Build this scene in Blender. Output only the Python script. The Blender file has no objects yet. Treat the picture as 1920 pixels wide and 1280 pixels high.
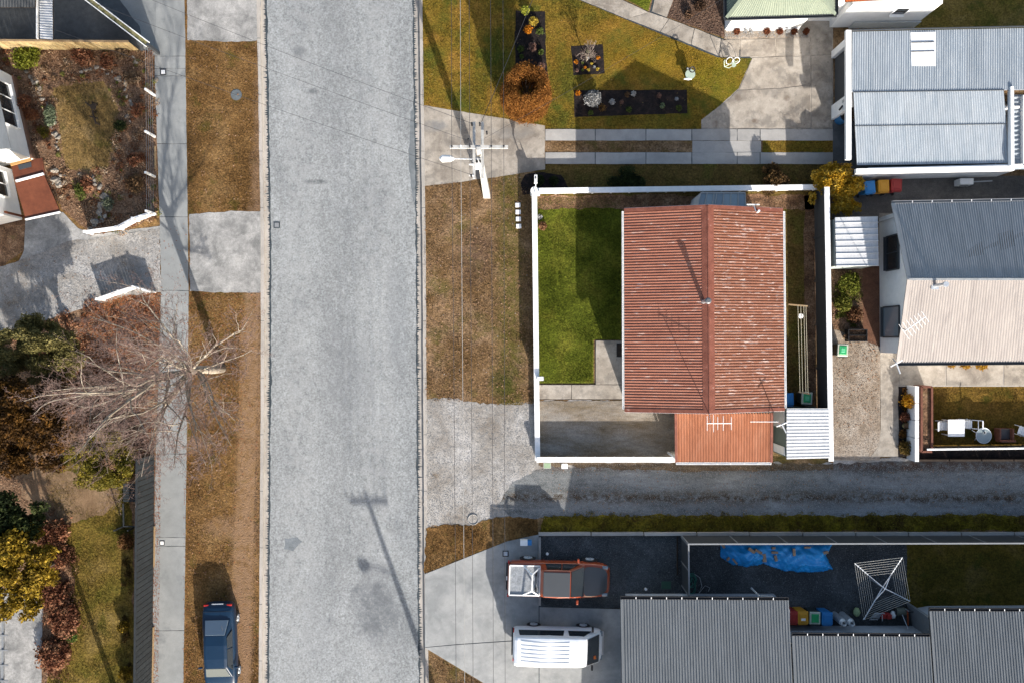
import bpy, bmesh, math, random
import numpy as np
from mathutils import Vector, Matrix
R = math.radians
random.seed(7); rng = np.random.default_rng(7)
scene = bpy.context.scene
COL = scene.collection
# ---------------- camera, world, sun, exposure ----------------
H = 42.0; S = 35.4                       # camera height (m), photo pixels per metre on the ground
cam_d = bpy.data.cameras.new('camera'); cam = bpy.data.objects.new('camera', cam_d); COL.objects.link(cam)
cam.location = (0, 0, H); cam.rotation_euler = (0, 0, 0)
cam_d.sensor_width = 36; cam_d.lens = 36 * H / (1920 / S); cam_d.clip_end = 500
scene.camera = cam
SUN_AZ = 19.5; SUN_EL = 22.5             # the sun stands this far east of due south (south = bottom of the picture)
world = bpy.data.worlds.new('World'); scene.world = world; world.use_nodes = True
wn = world.node_tree; bg = wn.nodes['Background']
sky = wn.nodes.new('ShaderNodeTexSky'); sky.sky_type = 'NISHITA'; sky.sun_disc = False
sky.dust_density = 2.5; sky.ozone_density = .4; sky.sun_elevation = R(SUN_EL); sky.sun_rotation = R(180 - SUN_AZ)
wn.links.new(sky.outputs[0], bg.inputs[0]); bg.inputs[1].default_value = 0.115
sd = bpy.data.lights.new('sun', 'SUN'); sd.energy = 4.6; sd.angle = R(0.53); sd.color = (1.0, 0.94, 0.87)
sun = bpy.data.objects.new('sun', sd); COL.objects.link(sun)
sv = Vector((math.sin(R(SUN_AZ)) * math.cos(R(SUN_EL)), -math.cos(R(SUN_AZ)) * math.cos(R(SUN_EL)), math.sin(R(SUN_EL))))
sun.rotation_euler = sv.to_track_quat('Z', 'Y').to_euler(); sun.location = sv * 60
scene.view_settings.view_transform = 'Standard'; scene.view_settings.look = 'None'
scene.view_settings.exposure = 1.12; scene.view_settings.gamma = 1; scene.view_settings.use_curve_mapping = False

# ---------------- helpers ----------------
def G(px, py, z=0.0):
    k = (1 - z / H) / S
    return Vector(((px - 960) * k, -(py - 640) * k, z))
KEXP = 1.75
def lin(v):
    v /= 255.0
    return v / 12.92 if v <= 0.04045 else ((v + 0.055) / 1.055) ** 2.4
def C(r, g, b, k=None):                  # a colour read off a sunlit level surface -> base colour
    k = k or KEXP
    return (min(lin(r) / k, .85), min(lin(g) / k, .85), min(lin(b) / k, .85), 1)
def L3(r, g, b): return (r, g, b, 1)

def tag(o, label=None, cat=None, group=None, kind=None):
    if label: o['label'] = label
    if cat: o['category'] = cat
    if group: o['group'] = group
    if kind: o['kind'] = kind
    return o
def E(name, label, cat, loc=(0, 0, 0), rz=0, group=None):
    o = bpy.data.objects.new(name, None); COL.objects.link(o); o.empty_display_size = .2
    o.location = loc; o.rotation_euler = (0, 0, rz)
    return tag(o, label, cat, group)
def woff(p):
    v = Vector((0, 0, 0))
    while p: v += p.location; p = p.parent
    return v
class MB:
    def __init__(s): s.v = []; s.f = []
    def add(s, vs, fs):
        n = len(s.v); s.v += [tuple(v) for v in vs]; s.f += [tuple(i + n for i in f) for f in fs]; return s
    def box(s, c, d, rz=0, top=None):    # centre, size; top = scale of the upper face
        cx, cy, cz = c; x, y, z = d[0] / 2, d[1] / 2, d[2] / 2; ca, sa = math.cos(rz), math.sin(rz); vs = []
        for sz in (-1, 1):
            t = (top or 1) if sz > 0 else 1
            for sx, sy in ((-1, -1), (1, -1), (1, 1), (-1, 1)):
                a, b = sx * x * t, sy * y * t; vs.append((cx + a * ca - b * sa, cy + a * sa + b * ca, cz + sz * z))
        return s.add(vs, [(3, 2, 1, 0), (4, 5, 6, 7), (0, 1, 5, 4), (1, 2, 6, 5), (2, 3, 7, 6), (3, 0, 4, 7)])
    def bar(s, a, b, w, h=None, up=(0, 0, 1)):   # box beam between two points
        a = Vector(a); b = Vector(b); h = h or w; d = (b - a).normalized(); u = Vector(up)
        if abs(d.dot(u)) > .98: u = Vector((1, 0, 0))
        sd_ = d.cross(u).normalized(); u = sd_.cross(d).normalized(); vs = []
        for p in (a, b):
            for x, y in ((-1, -1), (1, -1), (1, 1), (-1, 1)): vs.append(p + sd_ * (x * w / 2) + u * (y * h / 2))
        return s.add(vs, [(0, 1, 2, 3), (7, 6, 5, 4), (4, 5, 1, 0), (5, 6, 2, 1), (6, 7, 3, 2), (7, 4, 0, 3)])
    def tube(s, pts, rs, n=8, caps=True):
        pts = [Vector(p) for p in pts]
        if not hasattr(rs, '__len__'): rs = [rs] * len(pts)
        base = len(s.v); prev = None
        for i, p in enumerate(pts):
            d = (pts[min(i + 1, len(pts) - 1)] - pts[max(i - 1, 0)]).normalized()
            if prev is None: prev = Vector((0, 0, 1)) if abs(d.z) < .9 else Vector((1, 0, 0))
            u = (prev - d * prev.dot(d)).normalized(); w = d.cross(u); prev = u
            for k in range(n):
                a = 2 * math.pi * k / n; s.v.append(tuple(p + (u * math.cos(a) + w * math.sin(a)) * rs[i]))
        for i in range(len(pts) - 1):
            for k in range(n):
                a = base + i * n + k; b = base + i * n + (k + 1) % n; s.f.append((a, b, b + n, a + n))
        if caps:
            s.f.append(tuple(base + k for k in range(n))[::-1]); e = base + (len(pts) - 1) * n; s.f.append(tuple(e + k for k in range(n)))
        return s
    def cyl(s, p, r, h, n=16, r2=None):
        p = Vector(p); return s.tube([p, p + Vector((0, 0, h))], [r, r if r2 is None else r2], n)
    def prism(s, pts, z0, z1):
        pts = [(p[0], p[1]) for p in pts]
        area = sum(pts[i][0] * pts[(i + 1) % len(pts)][1] - pts[(i + 1) % len(pts)][0] * pts[i][1] for i in range(len(pts)))
        if area < 0: pts = pts[::-1]
        n = len(pts); vs = [(x, y, z0) for x, y in pts] + [(x, y, z1) for x, y in pts]
        return s.add(vs, [tuple(range(n))[::-1], tuple(range(n, 2 * n))] + [(i, (i + 1) % n, n + (i + 1) % n, n + i) for i in range(n)])
    def slab(s, quad, t):                # thick plate from corner points, extruded down by t
        vs = [Vector(q) for q in quad]; n = len(vs)
        nor = (vs[1] - vs[0]).cross(vs[2] - vs[0]).normalized()
        if nor.z < 0: vs = vs[::-1]; nor = -nor
        return s.add(vs + [v - nor * t for v in vs], [tuple(range(n)), tuple(range(n, 2 * n))[::-1]] + [((i + 1) % n, i, n + i, n + (i + 1) % n) for i in range(n)])
    def build(s, name, mat, parent=None, world=True, smooth=False, bev=0, origin=True, seg=2):
        off = woff(parent) if (parent is not None and world) else Vector((0, 0, 0)); loc = Vector((0, 0, 0))
        if parent is None and world and origin and s.v:
            a = np.array(s.v); loc = Vector(((a[:, 0].min() + a[:, 0].max()) / 2, (a[:, 1].min() + a[:, 1].max()) / 2, a[:, 2].min())); off = loc
        me = bpy.data.meshes.new(name); me.from_pydata([(v[0] - off.x, v[1] - off.y, v[2] - off.z) for v in s.v], [], s.f)
        if smooth: me.polygons.foreach_set('use_smooth', [True] * len(me.polygons))
        me.materials.append(mat); me.update()
        o = bpy.data.objects.new(name, me); COL.objects.link(o); o.location = loc
        if parent is not None: o.parent = parent
        if bev:
            m = o.modifiers.new('b', 'BEVEL'); m.width = bev; m.segments = seg; m.limit_method = 'ANGLE'; m.angle_limit = R(35)
        return o
def children(o): return [c for c in COL.objects if c.parent == o]
def copy_tree(o, parent=None):
    c = o.copy(); COL.objects.link(c); c.parent = parent
    for ch in list(o.children): copy_tree(ch, c)
    return c

# ---------------- materials ----------------
def nodes(name, rough=.9, metallic=0, spec=.3):
    m = bpy.data.materials.new(name); m.use_nodes = True; nt = m.node_tree; b = nt.nodes['Principled BSDF']
    b.inputs['Roughness'].default_value = rough; b.inputs['Metallic'].default_value = metallic
    b.inputs['Specular IOR Level'].default_value = spec
    return m, nt, b
def noise(nt, vec, scale, detail=4, rough=.6, dist=0):
    n = nt.nodes.new('ShaderNodeTexNoise'); n.inputs['Scale'].default_value = scale; n.inputs['Detail'].default_value = detail
    n.inputs['Roughness'].default_value = rough; n.inputs['Distortion'].default_value = dist; nt.links.new(vec, n.inputs['Vector']); return n.outputs['Fac']
def ramp(nt, fac, stops, interp='LINEAR'):
    r = nt.nodes.new('ShaderNodeValToRGB'); r.color_ramp.interpolation = interp; e = r.color_ramp.elements
    while len(e) < len(stops): e.new(.5)
    for i, (p, c) in enumerate(stops): e[i].position = p; e[i].color = c if len(c) == 4 else (*c, 1)
    nt.links.new(fac, r.inputs[0]); return r.outputs[0]
def mrange(nt, fac, a, b, c, d):
    n = nt.nodes.new('ShaderNodeMapRange'); nt.links.new(fac, n.inputs[0])
    for i, v in enumerate((a, b, c, d)): n.inputs[i + 1].default_value = v
    return n.outputs[0]
def mix(nt, fac, a, b, mode='MIX'):
    n = nt.nodes.new('ShaderNodeMix'); n.data_type = 'RGBA'; n.blend_type = mode
    for i, v in ((0, fac), (6, a), (7, b)):
        if isinstance(v, (tuple, float, int)): n.inputs[i].default_value = v
        else: nt.links.new(v, n.inputs[i])
    return n.outputs[2]
def mat(name, cols, scale=.6, lo=.3, hi=.7, fine=(25, .25), mid=(4, .15), stretch=(1, 1, 1), rough=.9, bump=.0, bscale=30, metallic=0, rnd=0,
        stains=(), spec=.3, coat=0, bands=(), blobs=()):
    """general weathered surface: large patches of colour, medium mottling, fine grain, optional stains, relief"""
    m, nt, b = nodes(name, rough, metallic, spec)
    tc = nt.nodes.new('ShaderNodeTexCoord'); mp = nt.nodes.new('ShaderNodeMapping'); mp.inputs['Scale'].default_value = stretch
    nt.links.new(tc.outputs['Object'], mp.inputs[0]); v = mp.outputs[0]; v0 = tc.outputs['Object']
    if rnd:
        oi = nt.nodes.new('ShaderNodeObjectInfo'); ad = nt.nodes.new('ShaderNodeVectorMath'); ad.operation = 'ADD'
        sc = nt.nodes.new('ShaderNodeVectorMath'); sc.operation = 'SCALE'; sc.inputs[0].default_value = (37, 53, 11)
        nt.links.new(oi.outputs['Random'], sc.inputs['Scale']); nt.links.new(v, ad.inputs[0]); nt.links.new(sc.outputs[0], ad.inputs[1]); v = ad.outputs[0]
    if len(cols) == 1: cols = [cols[0], cols[0]]
    st = [(lo + (hi - lo) * i / (len(cols) - 1), c) for i, c in enumerate(cols)]
    c = ramp(nt, noise(nt, v, scale, 5, .62, .4), st)
    for sc_, amt in (mid, fine):
        if amt:
            f = mrange(nt, noise(nt, v if sc_ < 12 else v0, sc_, 3, .6), .3, .7, 1 - amt, 1 + amt)
            cx = nt.nodes.new('ShaderNodeCombineColor')
            for i in range(3): nt.links.new(f, cx.inputs[i])
            c = mix(nt, 1.0, c, cx.outputs[0], 'MULTIPLY')
    for sc_, t0, t1, colr, amt in stains:
        f = mrange(nt, noise(nt, v, sc_, 5, .65), t0, t1, 0, amt); c = mix(nt, f, c, colr)
    def mth(op, a, b=0.0):
        n = nt.nodes.new('ShaderNodeMath'); n.operation = op
        for i, q in enumerate((a, b)):
            if isinstance(q, (int, float)): n.inputs[i].default_value = q
            else: nt.links.new(q, n.inputs[i])
        return n.outputs[0]
    if bands or blobs:
        sx = nt.nodes.new('ShaderNodeSeparateXYZ'); nt.links.new(v0, sx.inputs[0]); X, Y = sx.outputs[0], sx.outputs[1]
        nz = mth('SUBTRACT', noise(nt, v0, .9, 5, .7), .5); ng = noise(nt, v0, 2.6, 4, .7)
    for kx, ky, c0, hw, soft, colr, amt, wob, brk in bands:      # streak where |kx*x + ky*y + wobble - c0| < hw
        q = mth('ADD', mth('ADD', mth('MULTIPLY', X, kx), mth('MULTIPLY', Y, ky)), mth('MULTIPLY', nz, wob))
        f = mrange(nt, mth('ABSOLUTE', mth('SUBTRACT', q, c0)), hw, hw + soft, amt, 0)
        if brk: f = mth('MULTIPLY', f, mrange(nt, ng, .5 - brk, .56, 0, 1))
        c = mix(nt, f, c, colr)
    for bx, by, rx, ry, colr, amt in blobs:
        q = mth('ADD', mth('POWER', mth('DIVIDE', mth('ABSOLUTE', mth('SUBTRACT', X, bx)), rx), 2.0), mth('POWER', mth('DIVIDE', mth('ABSOLUTE', mth('SUBTRACT', Y, by)), ry), 2.0))
        f = mth('MULTIPLY', mrange(nt, mth('ADD', q, mth('MULTIPLY', nz, 2.2)), .1, 1.2, amt, 0), mrange(nt, ng, .3, .62, .25, 1)); c = mix(nt, f, c, colr)
    if rnd:
        f = mrange(nt, oi.outputs['Random'], 0, 1, 1 - rnd, 1 + rnd); cx = nt.nodes.new('ShaderNodeCombineColor')
        for i in range(3): nt.links.new(f, cx.inputs[i])
        c = mix(nt, 1.0, c, cx.outputs[0], 'MULTIPLY')
    nt.links.new(c, b.inputs['Base Color'])
    if coat: b.inputs['Coat Weight'].default_value = coat; b.inputs['Coat Roughness'].default_value = .06
    if bump:
        bn = nt.nodes.new('ShaderNodeBump'); bn.inputs['Strength'].default_value = 1; bn.inputs['Distance'].default_value = bump
        nt.links.new(noise(nt, v0, bscale, 4, .65), bn.inputs['Height']); nt.links.new(bn.outputs[0], b.inputs['Normal'])
    return m
def plain(name, c, rough=.5, metallic=0, spec=.4, coat=0, var=.08, sc=3):
    return mat(name, [c], fine=(60, var * .5), mid=(sc, var), rough=rough, metallic=metallic, spec=spec, coat=coat)
def glassy(name, c, rough=.08):
    m, nt, b = nodes(name, rough, 0, .9); b.inputs['Base Color'].default_value = c; return m

def BL(px, py, rx, ry, c, a): p = G(px, py); return (p.x, p.y, rx / S, ry / S, c, a)
m_road = mat('chip_seal', [C(156, 160, 162), C(170, 174, 175), C(180, 184, 185)], scale=.35, lo=.35, hi=.65, fine=(12, .4), mid=(5, .1),
    bands=[(1, 0, G(560, 0).x, .5, .9, C(196, 198, 198), .4, 1.2, .1), (1, 0, G(705, 0).x, .45, .9, C(194, 196, 196), .4, 1.2, .1), (1, 0, G(632, 0).x, .2, 1.0, C(150, 152, 154), .3, 1.5, .15)],
    blobs=[BL(700, 1130, 45, 85, C(100, 105, 112), .75), BL(735, 1160, 60, 60, C(120, 125, 130), .5), BL(650, 700, 60, 120, C(150, 154, 158), .4), BL(745, 600, 26, 120, C(140, 145, 150), .5), BL(590, 1160, 30, 120, C(150, 154, 158), .3), BL(560, 95, 14, 12, C(100, 106, 112), .6), BL(592, 340, 26, 5, C(90, 95, 100), .8), BL(585, 170, 10, 6, C(80, 86, 92), .8)], stretch=(1, .45, 1), rough=.95, bump=.016, bscale=26,
             stains=[(.55, .60, .78, C(118, 124, 132), .55), (1.9, .66, .76, C(92, 98, 106), .7)])
m_tar = mat('dark_seal_edge', [C(58, 68, 76), C(82, 92, 98)], scale=3, fine=(30, .3), rough=.9, bump=.006)
m_patch = mat('smooth_asphalt_patch', [C(128, 136, 140), C(142, 148, 152)], scale=2, fine=(40, .12), rough=.9)
m_kerb = mat('kerb_concrete', [C(186, 180, 172), C(205, 198, 188), C(216, 208, 200)], scale=.8, stretch=(1, .4, 1), fine=(30, .1), mid=(5, .1), bump=.003, stains=[(2.5, .62, .72, C(130, 118, 104), .6)])
m_path = mat('footpath_concrete', [C(158, 161, 160), C(170, 173, 172), C(182, 184, 182)], scale=.5, fine=(35, .09), mid=(3, .06), rough=.9, bump=.002, rnd=.05, stains=[(.9, .6, .75, C(118, 124, 128), .5), (6, .7, .76, C(110, 100, 90), .5)])
m_conc = mat('pale_concrete', [C(180, 178, 174), C(196, 193, 188), C(208, 204, 198)], scale=.55, fine=(35, .08), mid=(2.5, .08), rough=.9, bump=.003, rnd=.04, stains=[(.8, .58, .74, C(150, 150, 148), .55), (4, .68, .76, C(140, 130, 118), .5)])
m_concw = mat('warm_concrete', [C(158, 148, 136), C(188, 178, 164), C(206, 196, 182)], scale=.8, lo=.36, hi=.62, fine=(20, .1), mid=(3.2, .13), rough=.9, bump=.004, rnd=.06,
    stains=[(1.0, .52, .60, C(146, 140, 132), .55), (1.7, .55, .62, C(216, 206, 192), .45), (4.5, .62, .68, C(128, 114, 100), .5), (9, .66, .71, C(112, 96, 82), .4)],
    blobs=[BL(1416, 228, 9, 6, C(116, 92, 76), .9), BL(1383, 182, 7, 9, C(120, 104, 92), .8), BL(1475, 185, 7, 6, C(120, 100, 86), .8), BL(1342, 233, 7, 9, C(124, 104, 92), .7), BL(1440, 88, 14, 14, C(140, 130, 120), .7), BL(816, 236, 24, 12, C(140, 144, 148), .7), BL(960, 250, 50, 12, C(160, 158, 154), .6)])
m_concg = mat('stained_grey_concrete', [C(148, 148, 146), C(180, 179, 176), C(206, 204, 200)], scale=1.1, lo=.34, hi=.66, fine=(18, .18), mid=(6, .16), rough=.95, bump=.006, stains=[(1.3, .6, .78, C(136, 136, 134), .5), (7, .66, .76, C(118, 110, 100), .4)])
m_drive = mat('new_drive_concrete', [C(162, 165, 165), C(182, 184, 183), C(196, 197, 195)], scale=.6, lo=.36, hi=.64, fine=(26, .06), mid=(2.8, .08), rough=.9, bump=.002, stains=[(.8, .54, .68, C(150, 154, 156), .55), (5, .66, .72, C(140, 142, 142), .4), (2.2, .60, .68, C(204, 204, 202), .4)])
m_gravel = mat('worn_gravel', [C(158, 148, 136), C(190, 185, 178), C(214, 211, 207)], scale=.45, lo=.32, hi=.66, fine=(22, .3), mid=(3, .18), rough=1, bump=.02, bscale=22, stains=[(.8, .62, .72, C(132, 112, 88), .7)])
m_gravel2 = mat('lane_gravel', [C(142, 146, 146), C(172, 176, 178), C(200, 204, 206)], scale=.5, stretch=(.35, 1.4, 1), lo=.3, hi=.7, fine=(20, .35), mid=(3, .2), rough=1, bump=.02, bscale=20, stains=[(.9, .62, .7, C(118, 96, 70), .8)])
m_graveld = mat('dark_gravel', [C(62, 66, 68), C(84, 88, 90), C(112, 116, 118)], scale=.5, fine=(24, .55), mid=(6, .2), rough=1, bump=.025, bscale=24, stains=[(9, .68, .74, C(170, 172, 172), .6)])
m_gravelt = mat('tan_gravel', [C(150, 132, 112), C(182, 166, 148), C(205, 194, 180)], scale=.8, fine=(20, .3), mid=(4, .22), rough=1, bump=.02, bscale=22, stains=[(1.0, .6, .7, C(108, 84, 62), .75)])
m_soil = mat('garden_soil', [C(92, 68, 50), C(138, 106, 80), C(178, 146, 116)], scale=1.4, fine=(14, .6), mid=(5, .35), rough=1, bump=.05, bscale=12, stains=[(3.5, .6, .68, C(150, 112, 84), .6), (1.2, .62, .7, C(92, 96, 40), .5)])
m_mulch = mat('dark_mulch', [C(22, 20, 22), C(40, 33, 33), C(66, 52, 46)], scale=3, fine=(22, .5), mid=(8, .3), rough=1, bump=.03, bscale=20)
m_bark = mat('bark_chip', [C(62, 46, 38), C(112, 86, 70), C(150, 122, 102)], scale=3, fine=(20, .5), mid=(7, .4), rough=1, bump=.05, bscale=14)
m_dirt = mat('bare_dirt', [C(140, 112, 84), C(165, 136, 106), C(182, 156, 128)], scale=.9, stretch=(1, .4, 1), fine=(20, .2), mid=(4, .15), rough=1, bump=.012, stains=[(6, .66, .72, C(100, 76, 52), .7)])
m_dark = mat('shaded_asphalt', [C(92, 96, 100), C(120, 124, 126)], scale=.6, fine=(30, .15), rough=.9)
m_brick = mat('red_path_gravel', [C(110, 76, 58), C(140, 100, 78)], scale=1.5, fine=(26, .3), rough=1, bump=.01)

def grass(name, cols, stains=(), scale=.55, **k):
    return mat(name, cols, scale=scale, lo=.34, hi=.66, fine=(11, .5), mid=(4, .28), rough=1, bump=.05, bscale=13, stains=list(stains) + [(1.6, .60, .70, tuple(v * .6 for v in cols[0][:3]) + (1,), .5)], spec=.1, **k)
g_verge = grass('dry_verge_grass', [C(112, 84, 50), C(142, 108, 66), C(164, 130, 86)], [(.9, .56, .68, C(98, 92, 38), .7), (2.2, .64, .72, C(80, 56, 36), .6)])
g_vergeE = grass('brown_verge_grass', [C(128, 100, 66), C(152, 122, 88), C(176, 146, 114)], [(.6, .52, .66, C(118, 108, 56), .75), (.8, .60, .70, C(104, 82, 66), .6)], bands=[(1, 0, G(955, 0).x, .25, .7, C(110, 106, 46), .7, 1.0, .2)], blobs=[BL(890, 480, 40, 60, C(112, 88, 78), .6), BL(940, 720, 30, 30, C(84, 96, 40), .6)])
g_north = grass('ochre_lawn', [C(108, 104, 40), C(142, 118, 46), C(166, 128, 58)], [(.45, .52, .66, C(98, 108, 42), .85)], blobs=[BL(1250, 110, 130, 50, C(176, 142, 44), .6), BL(1180, 60, 90, 40, C(170, 132, 52), .5), BL(1350, 150, 60, 50, C(136, 132, 36), .6)])
g_green = grass('green_lawn', [C(88, 98, 28), C(110, 118, 38), C(130, 130, 48)], [(1.3, .6, .72, C(70, 84, 24), .6)])
g_back = grass('back_yard_grass', [C(100, 88, 44), C(122, 100, 56), C(112, 106, 50)], [(1, .6, .7, C(74, 54, 34), .6)])
g_tan = grass('tan_lawn', [C(134, 112, 72), C(156, 128, 80), C(168, 142, 98)], [(.9, .56, .68, C(104, 98, 46), .7), (1.6, .62, .7, C(84, 66, 38), .5)])
g_left = grass('mossy_lawn', [C(120, 110, 46), C(142, 120, 58), C(158, 134, 78)], [(.7, .54, .66, C(88, 94, 36), .8)])
g_moss = grass('mossy_strip', [C(96, 78, 40), C(128, 112, 40), C(150, 134, 40)], [(1.3, .56, .68, C(78, 54, 32), .8)], scale=.9)
g_east = grass('fenced_lawn', [C(108, 90, 36), C(128, 102, 44), C(144, 112, 56)], [(.9, .56, .66, C(84, 84, 30), .8)])

m_white = plain('white_paint', L3(.78, .78, .77), .5)
m_whitew = plain('white_wall', L3(.76, .76, .75), .8, var=.05)
m_greyw = plain('grey_wall', L3(.42, .43, .44), .8)
m_steel = plain('galvanised', L3(.52, .55, .58), .4, .5, var=.15)
m_black = plain('black_plastic', L3(.02, .02, .022), .5)
m_dkgrey = plain('charcoal_steel', L3(.045, .05, .055), .5)
m_midgrey = plain('grey_steel', L3(.2, .21, .22), .5)
m_rubber = plain('rubber', L3(.018, .018, .02), .8)
m_glass = glassy('dark_glass', L3(.02, .025, .03)); m_glassl = glassy('pale_glass', L3(.16, .2, .23), .12)
m_timber = mat('weathered_timber', [C(170, 140, 104), C(196, 168, 128)], scale=3, stretch=(1, 8, 1), fine=(40, .15), rough=.85)
m_timberd = mat('dark_timber', [C(58, 48, 40), C(80, 68, 58)], scale=3, fine=(40, .2), rough=.9)
# ---------------- ground builders ----------------
def rag(pts, amt, step=.18, seed=0):
    r = random.Random(seed); out = []
    n = len(pts)
    for i in range(n):
        a = Vector(pts[i][:2]); b = Vector(pts[(i + 1) % n][:2]); d = b - a; L = d.length; k = max(1, int(L / step)); nn = Vector((-d.y, d.x)).normalized()
        w = 0
        for j in range(k):
            w = w * .6 + r.uniform(-amt, amt); q = a + d * (j / k) + nn * (w if j else 0); out.append((q.x, q.y))
    return out
def poly(name, pts, z, m, rg=0, seed=1, kind='structure', parent=None, px=True, label=None, cat=None, t=0):
    P = [G(*p) for p in pts] if px else [Vector((p[0], p[1], 0)) for p in pts]
    q = [(p.x, p.y) for p in P]
    if rg: q = rag(q, rg, seed=seed)
    mb = MB()
    if t: mb.prism(q, z - t, z)
    else:
        bm = bmesh.new(); vs = [bm.verts.new((x, y, z)) for x, y in q]; f = bm.faces.new(vs); f.normal_update()
        if f.normal.z < 0: f.normal_flip()
        bmesh.ops.triangulate(bm, faces=[f]); bm.verts.index_update()
        mb.v = [tuple(v.co) for v in bm.verts]; mb.f = [tuple(v.index for v in f.verts) for f in bm.faces]; bm.free()
    o = mb.build(name, m, parent, origin=False)
    return tag(o, label, cat, kind=kind if not parent else None)
def inpoly(x, y, q):
    ins = np.zeros(len(x), bool); j = len(q) - 1
    for i in range(len(q)):
        xi, yi = q[i]; xj, yj = q[j]
        c = ((yi > y) != (yj > y)) & (x < (xj - xi) * (y - yi) / (yj - yi + 1e-12) + xi); ins ^= c; j = i
    return ins
def pxpoly(pts): return [(G(*p).x, G(*p).y) for p in pts]
def fast_mesh(name, V, F, m, smooth=False):   # V (n,3), F (k, s) numpy
    me = bpy.data.meshes.new(name); s = F.shape[1]
    me.vertices.add(len(V)); me.vertices.foreach_set('co', V.astype(np.float32).ravel())
    me.loops.add(F.size); me.loops.foreach_set('vertex_index', F.astype(np.int32).ravel())
    me.polygons.add(len(F)); me.polygons.foreach_set('loop_start', np.arange(len(F), dtype=np.int32) * s)
    try: me.polygons.foreach_set('loop_total', np.full(len(F), s, np.int32))
    except Exception: pass
    me.materials.append(m); me.update(calc_edges=True); me.validate()
    if smooth: me.polygons.foreach_set('use_smooth', [True] * len(me.polygons))
    return me
def scatter_pts(pts, dens, excl=()):
    q = pxpoly(pts); a = np.array(q); lo = a.min(0); hi = a.max(0)
    n = int((hi - lo).prod() * dens); x = rng.uniform(lo[0], hi[0], n); y = rng.uniform(lo[1], hi[1], n); k = inpoly(x, y, q)
    for e in excl: k &= ~inpoly(x, y, pxpoly(e))
    return x[k], y[k]
def blades(name, pts, dens, h, z, m, w=.02, excl=()):
    x, y = scatter_pts(pts, dens, excl); n = len(x)
    # clumpy lengths
    hh = h * (.5 + .7 * rng.random(n)) * (.7 + .5 * np.sin(x * 1.7 + np.sin(y * 1.3) * 2) * np.cos(y * 1.9))
    a = rng.uniform(0, 2 * np.pi, n); la = rng.uniform(0, 2 * np.pi, n); ln = hh * rng.uniform(.3, 1.3, n)
    dx, dy = np.cos(a) * w / 2, np.sin(a) * w / 2
    V = np.stack([np.stack([x - dx, y - dy, np.full(n, z)], 1), np.stack([x + dx, y + dy, np.full(n, z)], 1), np.stack([x + np.cos(la) * ln, y + np.sin(la) * ln, z + hh], 1)], 1).reshape(-1, 3)
    o = bpy.data.objects.new(name, fast_mesh(name, V, np.arange(3 * n).reshape(-1, 3), m)); COL.objects.link(o); return tag(o, kind='stuff')
def pebbles(name, pts, dens, r, z, m, excl=()):
    x, y = scatter_pts(pts, dens, excl); n = len(x); rr = r * rng.uniform(.4, 1.3, n); a = rng.uniform(0, 6.28, n); V = []
    for k in range(3):
        V.append(np.stack([x + np.cos(a + k * 2.1) * rr, y + np.sin(a + k * 2.1) * rr * rng.uniform(.6, 1, n), np.full(n, z)], 1))
    V.append(np.stack([x + rng.uniform(-.3, .3, n) * rr, y + rng.uniform(-.3, .3, n) * rr, z + rr * .8], 1))
    V = np.stack(V, 1).reshape(-1, 3); b = np.arange(n)[:, None] * 4
    F = np.concatenate([b + np.array([[0, 1, 3]]), b + np.array([[1, 2, 3]]), b + np.array([[2, 0, 3]])])
    o = bpy.data.objects.new(name, fast_mesh(name, V, F, m)); COL.objects.link(o); return tag(o, kind='stuff')
def litter(name, pts, dens, r, z, m, excl=()):
    x, y = scatter_pts(pts, dens, excl); n = len(x); rr = r * rng.uniform(.5, 1.3, n); a = rng.uniform(0, 6.28, n); zz = z + rng.uniform(.004, .03, n); V = []
    for k, (s_, e) in enumerate(((1, .5), (.5, 1), (1, .5), (.5, 1))):
        t = a + k * math.pi / 2; V.append(np.stack([x + np.cos(t) * rr * s_, y + np.sin(t) * rr * s_, zz + rng.uniform(-.3, .3, n) * rr * .6], 1))
    V = np.stack(V, 1).reshape(-1, 3); o = bpy.data.objects.new(name, fast_mesh(name, V, np.arange(4 * n).reshape(-1, 4), m)); COL.objects.link(o); return tag(o, kind='stuff')
def rect(x0, y0, x1, y1): return [(x0, y0), (x1, y0), (x1, y1), (x0, y1)]

# ---------------- the ground ----------------
o = poly('ground', [(-3500, -3500), (5500, -3500), (5500, 4800), (-3500, 4800)], -.16, g_verge)
def lerp(tab, y):
    for (y0, x0), (y1, x1) in zip(tab, tab[1:]):
        if y <= y1: return x0 + (x1 - x0) * (y - y0) / (y1 - y0)
    return tab[-1][1]
LK = [(-1500, 484), (0, 487), (440, 495), (700, 495), (1280, 491), (2600, 485)]
RK = [(-1500, 780), (0, 786), (440, 792), (1140, 796), (1280, 798), (2600, 806)]
ys = [-1500, -600, 0, 220, 440, 700, 900, 1140, 1280, 1700, 2600]
lk = lambda y, d=0: (lerp(LK, y) + d, y)
rk = lambda y, d=0: (lerp(RK, y) + d, y)
poly('gutter_channel', [lk(y, -1) for y in ys] + [rk(y, 1) for y in ys[::-1]], -.135, m_kerb)
def teeth(name, f, inner, base, amp, seed):
    r = random.Random(seed); y = -500.0; pts = []; back = []; big = 0
    while y < 1800:
        big = .85 * big + r.uniform(-.5, .5); a = max(0, r.gauss(amp, amp * .5) + big); sg = 1 if base > inner else -1; pts.append(f(y, base + a * sg)); st_ = r.uniform(1.5, 5)
        pts.append(f(y + st_ * .5, base + (r.uniform(-.5, .6) if base > inner else r.uniform(-.6, .5)))); y += st_
    back = [f(yy, inner) for yy in range(1800, -501, -100)]
    poly(name, pts + back, -.131, m_tar)
teeth('seal_edge', lk, 14, 9.5, 3.6, 3)
teeth('seal_edge', rk, -15, -11.5, 4.2, 4)
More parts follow.
